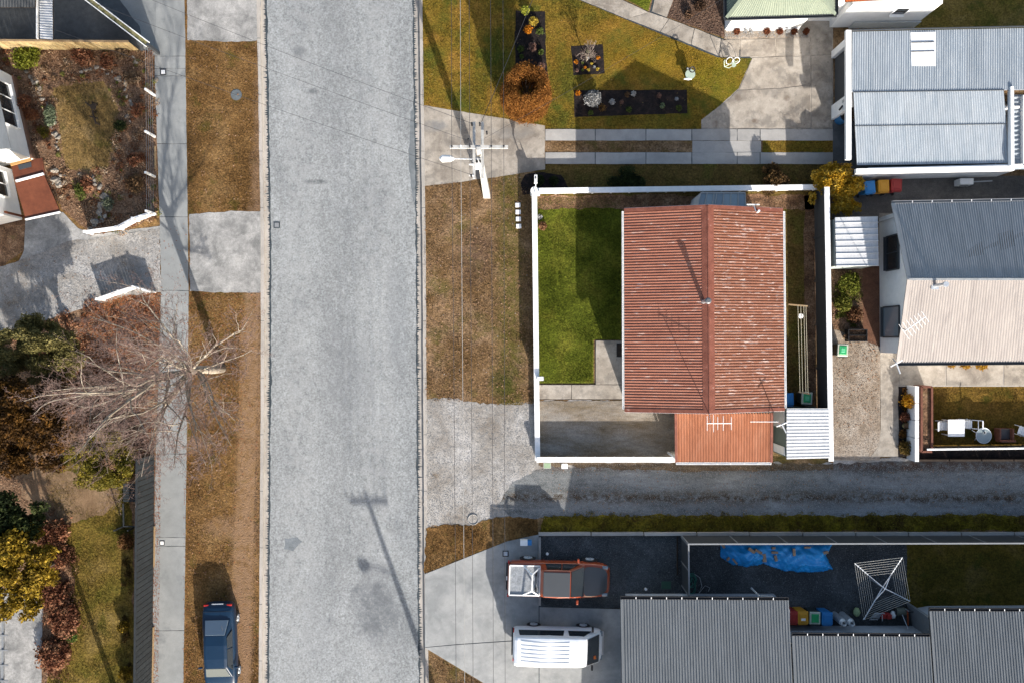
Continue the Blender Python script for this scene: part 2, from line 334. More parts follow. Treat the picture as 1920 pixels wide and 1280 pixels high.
poly('road', [lk(y, 12.0) for y in ys] + [rk(y, -13.5) for y in ys[::-1]], -.127, m_road, .03, 5)
poly('road_patch', [(769, 208), (776, 205), (778, 376), (773, 378), (766, 300)], -.123, m_patch, .03, 6)
poly('road_patch', [(532, 1010), (556, 1007), (566, 1016), (548, 1034), (531, 1030)], -.123, mat('faint_patch', [C(140, 147, 152)], fine=(18, .2), bump=.01), .04, 7)
for a, b in ((lk, 0), (rk, 1)):
    d0, d1 = ((-6, 0) if not b else (0, 6))
    ks = MB(); 
    P = pxpoly([a(y, d0) for y in ys] + [a(y, d1) for y in ys[::-1]]); ks.prism(rag(P, .008, .4, 8 + b), -.16, .012)
    o = tag(ks.build('kerb', m_kerb, origin=False), kind='structure')
east = [rk(y, 6) for y in ys]; west = [lk(y, -6) for y in ys]
o = poly('terrain', east + [(5000, 2600), (5000, -1500)], 0, g_vergeE, t=.16)
g_vergeW = mat('verge_with_track', [C(112, 84, 50), C(142, 108, 66), C(164, 130, 86)], scale=.55, lo=.32, hi=.68, fine=(11, .5), mid=(4, .28), rough=1, bump=.05, bscale=13, spec=.1, stains=[(.9, .56, .68, C(98, 92, 38), .7), (2.2, .64, .72, C(80, 56, 36), .6)],
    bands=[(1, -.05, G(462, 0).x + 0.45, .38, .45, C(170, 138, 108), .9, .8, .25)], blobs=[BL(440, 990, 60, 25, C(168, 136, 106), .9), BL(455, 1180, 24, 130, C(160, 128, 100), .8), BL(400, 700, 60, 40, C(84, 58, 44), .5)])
o = poly('terrain', west + [(-3000, 2600), (-3000, -1500)], 0, g_vergeW, t=.16)
kj = MB()
for fk, s_ in ((lk, -1), (rk, 1)):
    for y in range(-140, 1500, 106): a_, b_ = G(*fk(y, 0)), G(*fk(y, 6 * s_)); kj.bar(a_ + Vector((0, 0, .012)), b_ + Vector((0, 0, .012)), .018, .006)
tag(kj.build('kerb_joints', m_tar, origin=False), kind='stuff')
# ---- west side of the road
FP = lambda y: (lerp([(-300, 292), (0, 293), (130, 290), (420, 300), (560, 303), (850, 292), (1280, 285), (1700, 280)], y), lerp([(-300, 345), (0, 346), (400, 352), (560, 354), (850, 350), (1280, 344), (1700, 338)], y))
path = poly('footpath', [(FP(y)[0], y) for y in (-300, 0, 130, 420, 560, 850, 1280, 1700)] + [(FP(y)[1], y) for y in (1700, 1280, 850, 560, 420, 130, 0, -300)], .004, m_tar)
js = [-300, -90, 0, 106, 129, 143, 270, 407, 545, 690, 850, 1007, 1023, 1181, 1330, 1700]
for a, b in zip(js, js[1:]):
    poly('slab', [(FP(a)[0], a + .5), (FP(a)[1], a + .5), (FP(b)[1], b - .5), (FP(b)[0], b - .5)], .022, m_path, .01, a, parent=path, t=.016)
poly('driveway', [(347, -300), (488, -300), (488, 77), (420, 79), (352, 76)], .006, m_concg, .03, 9)
dv = poly('driveway', [(355, 402), (440, 396), (494, 397), (494, 548), (420, 549), (356, 546)], .006, m_concg, .03, 10)
#poly('dirt_track', [(452, 552), (486, 552), (482, 700), (478, 860), (476, 1000), (470, 1300), (425, 1300), (430, 1000), (446, 860), (450, 700)], .005, m_dirt, .12, 11)
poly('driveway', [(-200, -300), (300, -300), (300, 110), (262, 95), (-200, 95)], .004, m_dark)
poly('driveway', [(225, 0), (294, -40), (293, 110), (270, 92), (262, 50)], .008, m_path, .03, 12)
GARD = [(-60, 92), (290, 96), (297, 405), (240, 432), (170, 436), (118, 395), (60, 300), (25, 140), (-60, 130)]
poly('garden_bed', GARD, .006, m_soil, .06, 13)
poly('lawn', [(100, 165), (140, 152), (195, 152), (217, 165), (224, 210), (218, 290), (200, 318), (165, 327), (125, 318), (108, 270), (112, 230), (92, 190)], .012, g_tan, .05, 14)
poly('concrete_drive', [(48, 412), (118, 398), (146, 428), (172, 440), (300, 424), (300, 450), (120, 462), (30, 500), (45, 470)], .010, m_concg, .01, 15)
GRD = [(-200, 640), (-200, 560), (0, 500), (30, 492), (120, 455), (300, 428), (303, 548), (236, 556), (150, 580), (0, 628)]
poly('gravel_drive', GRD, .014, m_gravel, .04, 16)
SW = [(-200, 640), (0, 624), (150, 578), (236, 556), (302, 548), (300, 700), (291, 850), (285, 1400), (-200, 1400)]
poly('garden_bed', SW, .005, m_soil, .04, 17)
LWN = [(85, 870), (150, 860), (235, 905), (250, 985), (252, 1300), (85, 1300), (110, 1200), (140, 1100), (120, 1000), (90, 940)]
poly('lawn', LWN, .011, g_left, .08, 18)
poly('worn_earth', [(40, 880), (105, 868), (190, 905), (225, 920), (200, 960), (130, 985), (75, 960), (40, 930)], .016, m_dirt, .1, 19)
poly('patio', [(-100, 1090), (84, 1110), (80, 1180), (74, 1400), (-100, 1400)], .02, m_concg, .02, 20)
poly('front_yard', [(-100, 380), (48, 412), (45, 470), (0, 503), (-100, 540)], .008, m_soil, .03, 21)
# ---- east side: north neighbour
NL = [(794, -300), (1065, -300), (1065, -8), (1345, 108), (1410, 110), (1400, 140), (1385, 168), (1350, 200), (1315, 226), (1315, 246), (1022, 246), (1022, 236), (792, 198)]
poly('lawn', NL, .006, g_north, .02, 22)
poly('driveway', [(792, 198), (870, 210), (1022, 236), (1022, 318), (940, 331), (794, 350)], .010, m_concw, .015, 23)
poly('side_yard', [(1003, 306), (1560, 306), (1560, 372), (1003, 372)], .004, g_back, .03, 24)
st1 = poly('driveway_strip', rect(1022, 243, 1562, 264), .012, m_tar)
st2 = poly('driveway_strip', rect(1022, 286, 1562, 308), .012, m_tar)
for st, y0, y1 in ((st1, 243, 264), (st2, 286.5, 308)):
    xs = [1022, 1116, 1211, 1297, 1382, 1425, 1562]
    for a, b in zip(xs, xs[1:]): poly('slab', [(a + .7, y0), (b - .7, y0), (b - .7, y1), (a + .7, y1)], .03, m_conc, .008, int(a), parent=st, t=.016)
poly('grass_strip', rect(1022, 265, 1297, 286), .010, g_vergeE, .03, 25)
poly('concrete_infill', rect(1298, 264.5, 1427, 286), .014, m_conc)
poly('grass_strip', rect(1430, 262, 1562, 286), .016, g_north, .02, 26)
PAD = [(1315, 243), (1315, 225), (1350, 198), (1385, 166), (1410, 110), (1358, 72), (1358, 20), (1562, 20), (1562, 243)]
pad = poly('concrete_yard', PAD, .008, m_concw, .01, 27)
for i, q in enumerate(([(1358, 76), (1386, 75), (1386, 107), (1350, 107)], [(1388, 75), (1453, 74), (1453, 105), (1388, 107)], [(1455, 74), (1518, 72), (1519, 104), (1455, 105)], [(1521, 20), (1560, 20), (1560, 104), (1521, 104)],
        [(1411, 109), (1518, 106), (1519, 158), (1462, 165), (1386, 168)], [(1384, 170), (1462, 167), (1519, 160), (1520, 240), (1317, 240), (1317, 228), (1350, 202)], [(1521, 106), (1560, 106), (1560, 240), (1522, 240)])):
    poly('slab', q, .024, m_concw, .006, i, parent=pad, t=.014)
poly('gravel_bed', [(1358, 50), (1518, 50), (1518, 72), (1358, 74)], .03, m_gravelt, .02, 28)
dp = poly('garden_path', [(1065, -8), (1345, 108), (1410, 110), (1358, 74), (1250, 34), (1268, -10), (1226, -10), (1218, 24), (1150, -8)], .008, m_tar)
P1 = [(1068, -8), (1112, 10), (1176, 36), (1238, 60), (1296, 84), (1348, 106), (1384, 108)]; P2 = [(1150, -8), (1182, 8), (1216, 24), (1254, 36), (1302, 54), (1352, 74), (1376, 88)]
for i in range(6):
    a, b, c, d = P1[i], P1[i + 1], P2[i + 1], P2[i]; poly('slab', [(a[0] + .6, a[1]), (b[0] - .6, b[1]), (c[0] - .6, c[1]), (d[0] + .6, d[1])], .026, m_concw, .008, 60 + i, parent=dp, t=.016)
poly('slab', [(1229, -10), (1266, -10), (1250, 33), (1222, 22)], .026, m_concw, .008, 70, parent=dp, t=.016)
poly('lawn', [(1155, -12), (1224, -12), (1215, 22)], .014, g_green, .02, 29)
poly('garden_bed', [(1270, -30), (1358, -30), (1358, 72), (1252, 33)], .012, m_bark, .03, 30)
# garden beds in the north lawn
poly('garden_bed', [(967, 20), (1022, 22), (1024, 110), (1030, 160), (965, 160)], .016, m_mulch, .02, 31)
poly('garden_bed', [(1070, 87), (1130, 84), (1134, 138), (1075, 142)], .016, m_mulch, .01, 32)
poly('garden_bed', [(1076, 170), (1288, 169), (1289, 213), (1077, 220)], .016, m_mulch, .01, 33)
poly('garden_bed', [(976, 345), (985, 328), (1020, 323), (1052, 328), (1066, 352), (1000, 364), (980, 366)], .010, m_mulch, .03, 34)
# verges
VB = [(794, 350), (940, 331), (976, 326), (976, 345), (1002, 360), (1005, 752), (900, 757), (850, 750), (797, 752)]
GA = [(797, 750), (850, 748), (900, 757), (1004, 752), (1262, 750), (1262, 872), (1562, 868), (1562, 860), (1700, 858), (2100, 858), (2100, 968), (1008, 972), (930, 970), (880, 985), (840, 982), (797, 990)]
poly('gravel_lane', GA, .006, m_gravel, .10, 35)
LN = [(1020, 876), (1262, 872), (1562, 870), (1710, 860), (2100, 858), (2100, 966), (1010, 970), (960, 968), (930, 950), (960, 905)]
m_gravel2 = mat('lane_gravel', [C(100, 104, 104), C(134, 138, 138), C(168, 172, 172)], scale=.5, stretch=(.35, 1.4, 1), lo=.3, hi=.7, fine=(18, .4), mid=(3, .22), rough=1, bump=.02, bscale=20,
    bands=[(0, 1, G(0, 932).y, .12, .5, C(104, 88, 66), .75, .7, .12), (0, 1, G(0, 934).y, .02, .2, C(70, 56, 44), .8, .9, .05), (0, 1, G(0, 900).y, .1, .5, C(178, 180, 180), .4, .6, .1), (0, 1, G(0, 952).y, .1, .4, C(166, 168, 172), .4, .6, .1), (0, 1, G(0, 872).y, .1, .35, C(84, 58, 42), .8, .4, .15)])
poly('gravel_lane', LN, .010, m_gravel2, .08, 36)
m_strip = mat('leaf_stained_strip', [C(96, 82, 66), C(128, 110, 88)], scale=1.2, stretch=(.5, 2, 1), fine=(14, .4), mid=(4, .3), rough=1, bump=.02)
#poly('lane_crown', [(1010, 925), (1200, 918), (1400, 924), (1600, 930), (1800, 926), (2100, 930), (2100, 942), (1700, 944), (1400, 940), (1200, 936), (1020, 940)], .014, m_strip, .14, 37)
poly('lane_edge', [(1010, 864), (1262, 866), (1562, 868), (1562, 880), (1300, 884), (1120, 876), (1010, 872)], .014, m_strip, .07, 38)
MOSS = [(1020, 966), (2100, 964), (2100, 992), (1012, 997)]
poly('grass_strip', MOSS, .016, g_moss, .07, 39)
VC = [(798, 990), (840, 982), (880, 985), (930, 968), (1008, 972), (1008, 1000), (950, 1015), (880, 1043), (797, 1075)]
poly('verge_grass', VC, .018, g_verge, .07, 40)
DR = [(797, 1075), (880, 1042), (950, 1014), (1012, 1001), (1012, 1136), (1168, 1140), (1168, 1400), (1100, 1400), (925, 1290), (797, 1213)]
drv = poly('driveway', DR, .020, m_tar)
for i, q in enumerate(([(797, 1075), (880, 1042), (950, 1014), (1010, 1001), (1010, 1196), (860, 1206), (797, 1212)], [(797, 1213), (860, 1207.5), (1010, 1197.5), (1010, 1400), (1100, 1400), (925, 1290)], [(1011.5, 1137), (1168, 1141), (1168, 1400), (1101, 1400), (1011.5, 1345)])):
    poly('slab', q, .034, m_drive, 0, parent=drv, t=.012)
poly('gravel_yard', [(1012, 1002), (1705, 1002), (1745, 1139), (1745, 1180), (1440, 1180), (1440, 1139), (1012, 1139)], .012, m_graveld)
poly('lawn', rect(1700, 1003, 2100, 1140), .016, grass('dark_lawn', [C(92, 84, 34), C(112, 98, 40), C(124, 108, 60)], [(.9, .56, .66, C(72, 80, 30), .8)]), .03, 41)
# ---- the lot with the red roof
LOTL = [(1008, 368), (1165, 368), (1165, 637), (1113, 637), (1113, 718), (1008, 718)]
poly('lawn', LOTL, .008, g_green)
poly('soil_strip', rect(1008, 366, 1560, 392), .012, m_soil, .06, 42)
pt = poly('patio', [(1010, 720), (1115, 720), (1115, 638), (1172, 638), (1172, 749), (1010, 749)], .010, m_timberd)
poly('slab', rect(1010, 721, 1071, 747.5), .05, m_concw, .004, 1, parent=pt, t=.04)
poly('slab', rect(1072, 721, 1172, 747.5), .05, m_concw, .004, 2, parent=pt, t=.04)
poly('slab', rect(1117, 638.5, 1172, 720), .05, m_concw, .004, 3, parent=pt, t=.04)
poly('driveway', rect(1008, 751, 1300, 862), .016, mat('yard_earth', [C(134, 116, 88), C(164, 152, 136), C(182, 176, 166)], scale=.7, stretch=(.5, 1.5, 1), fine=(20, .25), mid=(4, .2), rough=1, bump=.015), .03, 43)
poly('lawn', rect(1440, 366, 1530, 764), .008, g_back, .02, 44)
poly('soil_strip', rect(1508, 366, 1530, 764), .012, m_soil, .04, 45)
# ---- east neighbour
poly('paved_yard', rect(1560, 330, 2100, 410), .008, mat('dark_paving', [C(110, 106, 102), C(140, 134, 128)], scale=.8, fine=(24, .3), rough=1, bump=.01))
poly('garden_bed', rect(1560, 500, 1618, 618), .014, m_soil, .02, 46)
poly('path', rect(1616, 500, 1650, 660), .010, m_brick)
poly('gravel_yard', [(1560, 615), (1650, 650), (1650, 800), (1650, 862), (1560, 862)], .012, m_gravelt)
poly('concrete_path', [(1648, 400), (1700, 400), (1700, 720), (1686, 725), (1686, 855), (1632, 856), (1648, 835), (1651, 800), (1650, 660)], .018, m_concw)
pe = poly('patio', rect(1686, 676, 2100, 724), .014, m_kerb)
for a, b in ((1686, 1772), (1774, 1880), (1882, 2000), (2002, 2100)): poly('slab', rect(a, 677, b, 722), .034, m_concw, 0, parent=pe, t=.016)
poly('lawn', rect(1736, 724, 2100, 838), .012, g_east)
poly('garden_bed', [(1684, 724), (1736, 724), (1736, 838), (2100, 838), (2100, 862), (1715, 862), (1684, 856)], .020, m_mulch, .02, 47)
poly('lawn', [(1640, -300), (2200, -300), (2200, 60), (1640, 60)], .006, g_left)

# ---- grass, pebbles, leaf litter as real geometry
HOUSE = rect(1150, 405, 1435, 765)
V1 = [(349, 79), (485, 80), (490, 398), (440, 394), (354, 402)]; V2 = [(356, 550), (489, 550), (486, 1300), (348, 1300)]
BED = [[(967, 20), (1022, 22), (1030, 160), (965, 160)], [(1070, 87), (1130, 84), (1134, 138), (1075, 142)], [(1076, 170), (1288, 169), (1289, 213), (1077, 220)]]
TRK = [(452, 552), (486, 552), (476, 1000), (470, 1300), (425, 1300), (446, 860)]
PWH = [(1165, 1400), (1165, 1000)]
blades('grass', V1, 900, .055, .0, g_vergeW); blades('grass', V2, 650, .05, .0, g_vergeW, excl=[TRK])
blades('grass', VB, 800, .05, .0, g_vergeE); blades('grass', VC, 900, .06, .018, g_verge); blades('grass', [(800, 1218), (925, 1292), (800, 1292)], 900, .06, 0, g_verge)
blades('grass', NL, 750, .045, .006, g_north, excl=BED); blades('grass', [(1010, 370), (1163, 370), (1163, 635), (1111, 635), (1111, 716), (1010, 716)], 1300, .05, .008, g_green)
blades('grass', rect(1024, 266, 1295, 285), 900, .05, .01, g_vergeE); blades('grass', rect(1432, 264, 1560, 284), 900, .05, .016, g_north)
blades('grass', MOSS, 900, .07, .016, g_moss); blades('grass', rect(1442, 368, 1508, 762), 700, .05, .008, g_back)
blades('grass', rect(1740, 727, 1930, 835), 800, .045, .012, g_east); blades('grass', LWN, 900, .06, .011, g_left)
blades('grass', [(105, 165), (200, 155), (220, 210), (200, 315), (130, 315), (112, 260)], 800, .05, .012, g_tan)
blades('grass', rect(1705, 1005, 1940, 1125), 500, .05, .016, g_left); blades('grass', rect(1070, 310, 1555, 350), 500, .05, .004, g_back)
m_peb = mat('pebbles', [C(150, 148, 144), C(190, 188, 184), C(216, 214, 210)], scale=9, fine=(40, .2), rough=.95)
m_pebd = mat('dark_pebbles', [C(56, 60, 62), C(100, 104, 106), C(196, 198, 198)], scale=11, fine=(40, .2), rough=.95)
pebbles('gravel', GA, 330, .022, .008, m_peb, excl=[rect(1262, 750, 2100, 868)]); pebbles('gravel', GRD, 450, .025, .014, m_peb)
pebbles('gravel', rect(1014, 1004, 1700, 1120), 420, .022, .012, m_pebd); pebbles('gravel', rect(1562, 640, 1648, 860), 300, .022, .012, mat('tan_pebbles', [C(150, 128, 104), C(200, 184, 164)], scale=9))
pebbles('gravel', rect(1360, 52, 1516, 71), 500, .03, .03, m_peb)
m_leafr = mat('russet_leaves', [C(120, 60, 34), C(168, 96, 52), C(190, 140, 84)], scale=14, rough=.8, fine=(30, .2))
BB = 0
m_leafb = mat('brown_litter', [C(110, 78, 56), C(166, 128, 98), C(206, 174, 144)], scale=14, rough=.9, fine=(30, .3))
m_leafy = mat('yellowed_bits', [C(150, 130, 60), C(190, 160, 110)], scale=14, rough=.9)
litter('leaf_litter', V1, 5, .05, .02, m_leafb); litter('leaf_litter', V2, 9, .05, .02, m_leafb); litter('leaf_litter', VB, 12, .05, .02, m_leafb); litter('leaf_litter', NL, 2, .03, .03, m_leafy)
litter('leaf_litter', rect(1562, 640, 1648, 800), 22, .05, .015, m_leafb); litter('leaf_litter', GRD, 8, .04, .02, m_leafb); litter('leaf_litter', [(1020, 880), (1262, 876), (1900, 872), (1900, 960), (1020, 962)], 10, .04, .02, m_leafb)
litter('leaf_litter', [(286, 850), (302, 850), (300, 1100), (297, 1290), (284, 1290)], 260, .03, .02, m_leafr)
litter('leaf_litter', [(345, 850), (358, 850), (352, 1290), (343, 1290)], 60, .03, .02, m_leafr)
litter('leaf_litter', [(280, 550), (460, 550), (460, 860), (290, 860)], 26, .035, .025, m_leafr)
litter('leaf_litter', [(160, 560), (300, 548), (300, 690), (130, 690)], 260, .045, .01, m_leafr)
litter('leaf_litter', [(356, 410), (360, 548), (300, 548), (300, 430)], 8, .035, .02, m_leafr)
litter('leaf_litter', GARD, 260, .05, .01, m_leafb, excl=[[(100, 165), (195, 152), (224, 210), (200, 318), (125, 318)]])
litter('leaf_litter', [(0, 640), (290, 560), (290, 1290), (255, 1290), (250, 905), (150, 860), (85, 870), (120, 1000), (140, 1100), (110, 1200), (85, 1290), (90, 1100), (0, 1085)], 160, .045, .01, m_leafb)
litter('leaf_litter', [(494, 0), (498, 0), (500, 1290), (494, 1290)], 26, .025, -.12, m_leafr)
litter('leaf_litter', V2, 3, .04, .03, m_leafr); litter('leaf_litter', VB, .8, .03, .03, m_peb)
litter('bark_chips', [(1270, -10), (1356, -10), (1356, 70), (1254, 33)], 420, .05, .015, mat('bark_pieces', [C(70, 52, 44), C(120, 94, 78), C(166, 140, 120)], scale=14))
litter('leaf_litter', rect(1562, 504, 1612, 616), 200, .05, .015, m_leafb)
# covers set in the ground
for (px, py, r_, z, lb) in ((443, 178, 9, .012, 'round dark grey manhole cover in the brown grass verge'), ):
    t = E('manhole_cover', lb, 'manhole cover', G(px, py, z)); MB().cyl((0, 0, 0), .27, .012, 28).build('lid', mat('cast_lid', [C(116, 124, 128)], fine=(40, .1)), t, world=False); MB().cyl((0, 0, -.004), .3, .008, 28).build('rim', m_dark, t, world=False)
def toby(px, py, w, z, lb, m1, m2):
    t = E('utility_cover', lb, 'utility cover', G(px, py, z)); MB().box((0, 0, .006), (w, w, .012)).build('frame', m2, t, world=False, bev=.003); MB().box((0, 0, .016), (w * .66, w * .66, .01)).build('lid', m1, t, world=False, bev=.003)
toby(306, 135.5, .32, .022, 'square white-lidded cover at the garden edge of the footpath', m_white, m_black)
toby(304, 1017, .26, .022, 'small square cover in the footpath beside the black fence', m_white, m_black)
toby(519, 422, .34, -.127, 'square drain cover sunk in the left side of the road', m_midgrey, m_tar)
toby(948, 1037, .32, .034, 'dark square cover with a pale lid beside the orange ute', m_steel, m_black)
t = E('concrete_ring', 'round concrete ring half buried where gravel meets the verge', 'drain ring', G(887, 973, .012)); MB().tube([(math.cos(a) * .27, math.sin(a) * .27, .01) for a in np.linspace(0, 6.283, 25)], .03, 6, False).build('ring', m_conc, t, world=False); MB().cyl((0, 0, -.01), .25, .016, 20).build('infill', m_gravel, t, world=False)
# ---------------- roofs ----------------
def corr(A, B, Cc, D, n_corr, amp, rows=3, prof='sine'):
    """corrugated sheet: A->B runs across the corrugations, A->D along them (D over A, Cc over B)"""
    A, B, Cc, D = map(Vector, (A, B, Cc, D)); nor = (B - A).cross(D - A).normalized()
    if nor.z < 0: nor = -nor
    if prof == 'sine': us = [(i / 6, math.sin(i / 6 * 2 * math.pi)) for i in range(6)]
    elif prof == 'rib': us = [(0, -1), (.40, -1), (.48, 1), (.72, 1), (.8, -1)]
    else: us = [(0, -.6), (.82, -.6), (.86, 1.2), (.94, 1.2), (.98, -.6)]
    P = [((k + u) / n_corr, h * amp) for k in range(n_corr) for u, h in us] + [(1, us[0][1] * amp)]
    V = []; F = []; w = len(P)
    for r_ in range(rows + 1):
        v = r_ / rows
        for u, h in P: V.append((A.lerp(B, u)).lerp(D.lerp(Cc, u), v) + nor * h)
    for r_ in range(rows):
        for i in range(w - 1): a = r_ * w + i; F.append((a, a + 1, a + 1 + w, a + w))
    return V, F
def roof_plane(roof, A, B, Cc, D, sheets, pitch, amp, m, prof='sine', smooth=True, under=True):
    A, B, Cc, D = map(Vector, (A, B, Cc, D)); L = (B - A).length; n = max(1, round(L / sheets / pitch))
    for k in range(sheets):
        u0, u1 = k / sheets, (k + 1) / sheets
        mb = MB(); dz = Vector((0, 0, .0025 * (k % 2)))
        V, F = corr(A.lerp(B, u0) + dz, A.lerp(B, u1) + dz, D.lerp(Cc, u1) + dz, D.lerp(Cc, u0) + dz, n, amp, prof=prof)
        mb.add(V, F); mb.build('roof_sheet', m, roof, smooth=(smooth and prof == 'sine'))
    if under: MB().slab([p - Vector((0, 0, amp + .012)) for p in (A, B, Cc, D)], .05).build('roof_lining', m_timberd, roof)
def rib_mat(name, cols, wear=None, stretch=(1, 1, 1), rough=.6, metallic=0, rnd=.05, fine=.1, wears=()):
    return mat(name, cols, scale=.9, lo=.3, hi=.7, fine=(22, fine), mid=(3, .08), stretch=stretch, rough=rough, metallic=metallic, rnd=rnd, stains=wears, spec=.35)
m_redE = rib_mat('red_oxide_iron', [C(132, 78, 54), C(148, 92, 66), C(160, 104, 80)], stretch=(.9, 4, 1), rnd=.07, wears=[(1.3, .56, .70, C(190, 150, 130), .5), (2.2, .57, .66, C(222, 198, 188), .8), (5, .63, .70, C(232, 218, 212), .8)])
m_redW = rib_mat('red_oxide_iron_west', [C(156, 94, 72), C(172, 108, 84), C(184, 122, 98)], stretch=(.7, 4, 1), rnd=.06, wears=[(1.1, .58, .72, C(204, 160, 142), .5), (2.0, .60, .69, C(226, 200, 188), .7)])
m_redC = rib_mat('carport_iron', [C(160, 96, 62), C(178, 112, 78), C(188, 126, 94)], stretch=(3, .8, 1), rnd=.06, wears=[(2.4, .68, .76, C(198, 164, 146), .5)])
m_redcap = mat('red_flashing', [C(138, 80, 62), C(158, 98, 80)], scale=2, fine=(20, .12), rough=.6, stains=[(4, .64, .74, C(206, 180, 170), .7)])
m_silver = rib_mat('zinc_iron', [C(226, 230, 232), C(240, 242, 244), C(250, 250, 250)], stretch=(2.4, .7, 1), rough=.5, rnd=.05, wears=[(3, .62, .72, C(226, 230, 234), .7)])
m_bluegr = rib_mat('blue_grey_iron', [C(178, 190, 200), C(194, 204, 212), C(206, 214, 220)], stretch=(3, .6, 1), rough=.5, rnd=.04, wears=[(2, .62, .72, C(190, 202, 214), .5)])
m_bluegrd = rib_mat('blue_grey_iron_shade', [C(176, 188, 198), C(192, 202, 210), C(204, 212, 218)], stretch=(3, .5, 1), rough=.5, rnd=.06)  # slightly darker copy: shade of the slope facing away from the sun, in the colour
m_grey = rib_mat('grey_iron', [C(132, 137, 140), C(142, 147, 150), C(150, 155, 158)], stretch=(3, .5, 1), rough=.5, rnd=.02, fine=.04)
m_stone = rib_mat('stone_grey_iron', [C(172, 164, 160), C(184, 176, 171), C(190, 182, 176)], stretch=(3, .5, 1), rough=.6, rnd=.02, fine=.05)
m_slate = rib_mat('slate_grey_iron', [C(166, 171, 173), C(180, 184, 186), C(190, 193, 195)], stretch=(3, .5, 1), rough=.6, rnd=.03, fine=.05, wears=[(1.2, .66, .76, C(96, 102, 108), .5)])
m_green = rib_mat('sage_green_iron', [C(142, 154, 136), C(152, 163, 144)], stretch=(3, .5, 1), rough=.5, rnd=.02, fine=.05)

def gable_walls(th, corners, zs, m, name='wall'):
    """corners: ground points (Vector); zs: top height at each corner"""
    mb = MB(); n = len(corners); a = sum(corners[i].x * corners[(i + 1) % n].y - corners[(i + 1) % n].x * corners[i].y for i in range(n))
    if a < 0: corners = corners[::-1]; zs = zs[::-1]
    vs = [(c.x, c.y, 0) for c in corners] + [(c.x, c.y, z) for c, z in zip(corners, zs)]
    mb.add(vs, [(i, (i + 1) % n, n + (i + 1) % n, n + i) for i in range(n)] + [tuple(range(n, 2 * n))])
    return mb.build(name, m, th)
def window(th, p, q, z0, z1, depth=.04, bars=1, m_frame=None, m_g=None, out=None):
    """a framed window on a wall between ground points p and q, proud of the wall along 'out'"""
    p = Vector(p); q = Vector(q); out = Vector(out).normalized(); m_frame = m_frame or m_white; m_g = m_g or m_glass
    a0 = Vector((p.x, p.y, z0)) + out * .03; b0 = Vector((q.x, q.y, z0)) + out * .03; a1 = a0 + Vector((0, 0, z1 - z0)); b1 = b0 + Vector((0, 0, z1 - z0))
    f = MB(); w = .07
    for s_, e in ((a0, b0), (a1, b1), (a0, a1), (b0, b1)): f.bar(s_, e, w, w)
    for k in range(1, bars + 1): f.bar(a0.lerp(b0, k / (bars + 1)), a1.lerp(b1, k / (bars + 1)), .05, .05)
    fr = f.build('window', m_frame, th); W = w / 2 + .01
    for k in range(bars + 1):
        s0, s1 = k / (bars + 1), (k + 1) / (bars + 1); MB().bar(a0.lerp(b0, s0).lerp(a1.lerp(b1, s0), .5), a0.lerp(b0, s1).lerp(a1.lerp(b1, s1), .5), .02, (z1 - z0) - .05).build('pane', m_g, fr)
    MB().bar(a0 + out * .05 - Vector((0, 0, .05)), b0 + out * .05 - Vector((0, 0, .05)), .16, .05).build('sill', m_frame, fr)
def gutter(th, a, b, m, w=.13, h=.1, brackets=0, mb_=None, name='gutter'):
    a = Vector(a); b = Vector(b); g = MB(); d = (b - a).normalized(); s_ = Vector((-d.y, d.x, 0))
    for k in (-1, 1): g.bar(a + s_ * (k * w / 2), b + s_ * (k * w / 2), .018, h)
    g.bar(a - Vector((0, 0, h / 2)), b - Vector((0, 0, h / 2)), w, .012)
    for e in (a, b): g.bar(e - s_ * w / 2, e + s_ * w / 2, .015, h)
    o = g.build(name, m, th)
    if brackets:
        L = (b - a).length; n = int(L / brackets); k = MB()
        for i in range(1, n): p = a + d * (i * L / n) + Vector((0, 0, h / 2 + .008)); k.bar(p - s_ * w * .4, p + s_ * w * .4, .035, .014)
        k.build('gutter_brackets', mb_ or m_white, o)['kind'] = 'stuff'
    return o

# ======== red-roofed house ========
ZE, ZR = 2.62, 3.62
hs = E('house', 'house with long red corrugated iron gable roof inside the white fence', 'house', G(1292, 585))
NW, NE, SW_, SE_ = G(1170, 393, ZE), G(1468, 393, ZE), G(1171, 770, ZE), G(1471, 768, ZE)
NA, SA = G(1327, 386, ZR), G(1330, 773, ZR)
fx0, fx1, fy0, fy1 = NW.x + .45, NE.x - .45, NW.y - .1, SW_.y + .12
m_cream = plain('cream_weatherboard', L3(.55, .52, .46), .8)
gable_walls(hs, [Vector((fx0, fy0, 0)), Vector(((fx0 + fx1) / 2, fy0, 0)), Vector((fx1, fy0, 0)), Vector((fx1, fy1, 0)), Vector(((fx0 + fx1) / 2, fy1, 0)), Vector((fx0, fy1, 0))], [ZE - .12, ZR - .13, ZE - .12, ZE - .12, ZR - .13, ZE - .12], m_cream)
rf = MB().bar(NA + Vector((0, 0, .03)), SA + Vector((0, 0, .03)), .06, .05).build('roof', m_redcap, hs)
roof_plane(rf, NW, SW_, SA, NA, 12, .13, .013, m_redW)
roof_plane(rf, NE, SE_, SA, NA, 12, .13, .013, m_redE)
for a_, b_, sx in ((NW, SW_, -1), (NE, SE_, 1)):
    mb = MB(); up = Vector((0, 0, .03)); e0 = NA.lerp(a_, .075) + up * .6; e1 = SA.lerp(b_, .075) + up * .6
    mb.slab([NA + up * 1.4, SA + up * 1.4, e1, e0], .012); mb.build('ridge_cap', m_redcap, rf)
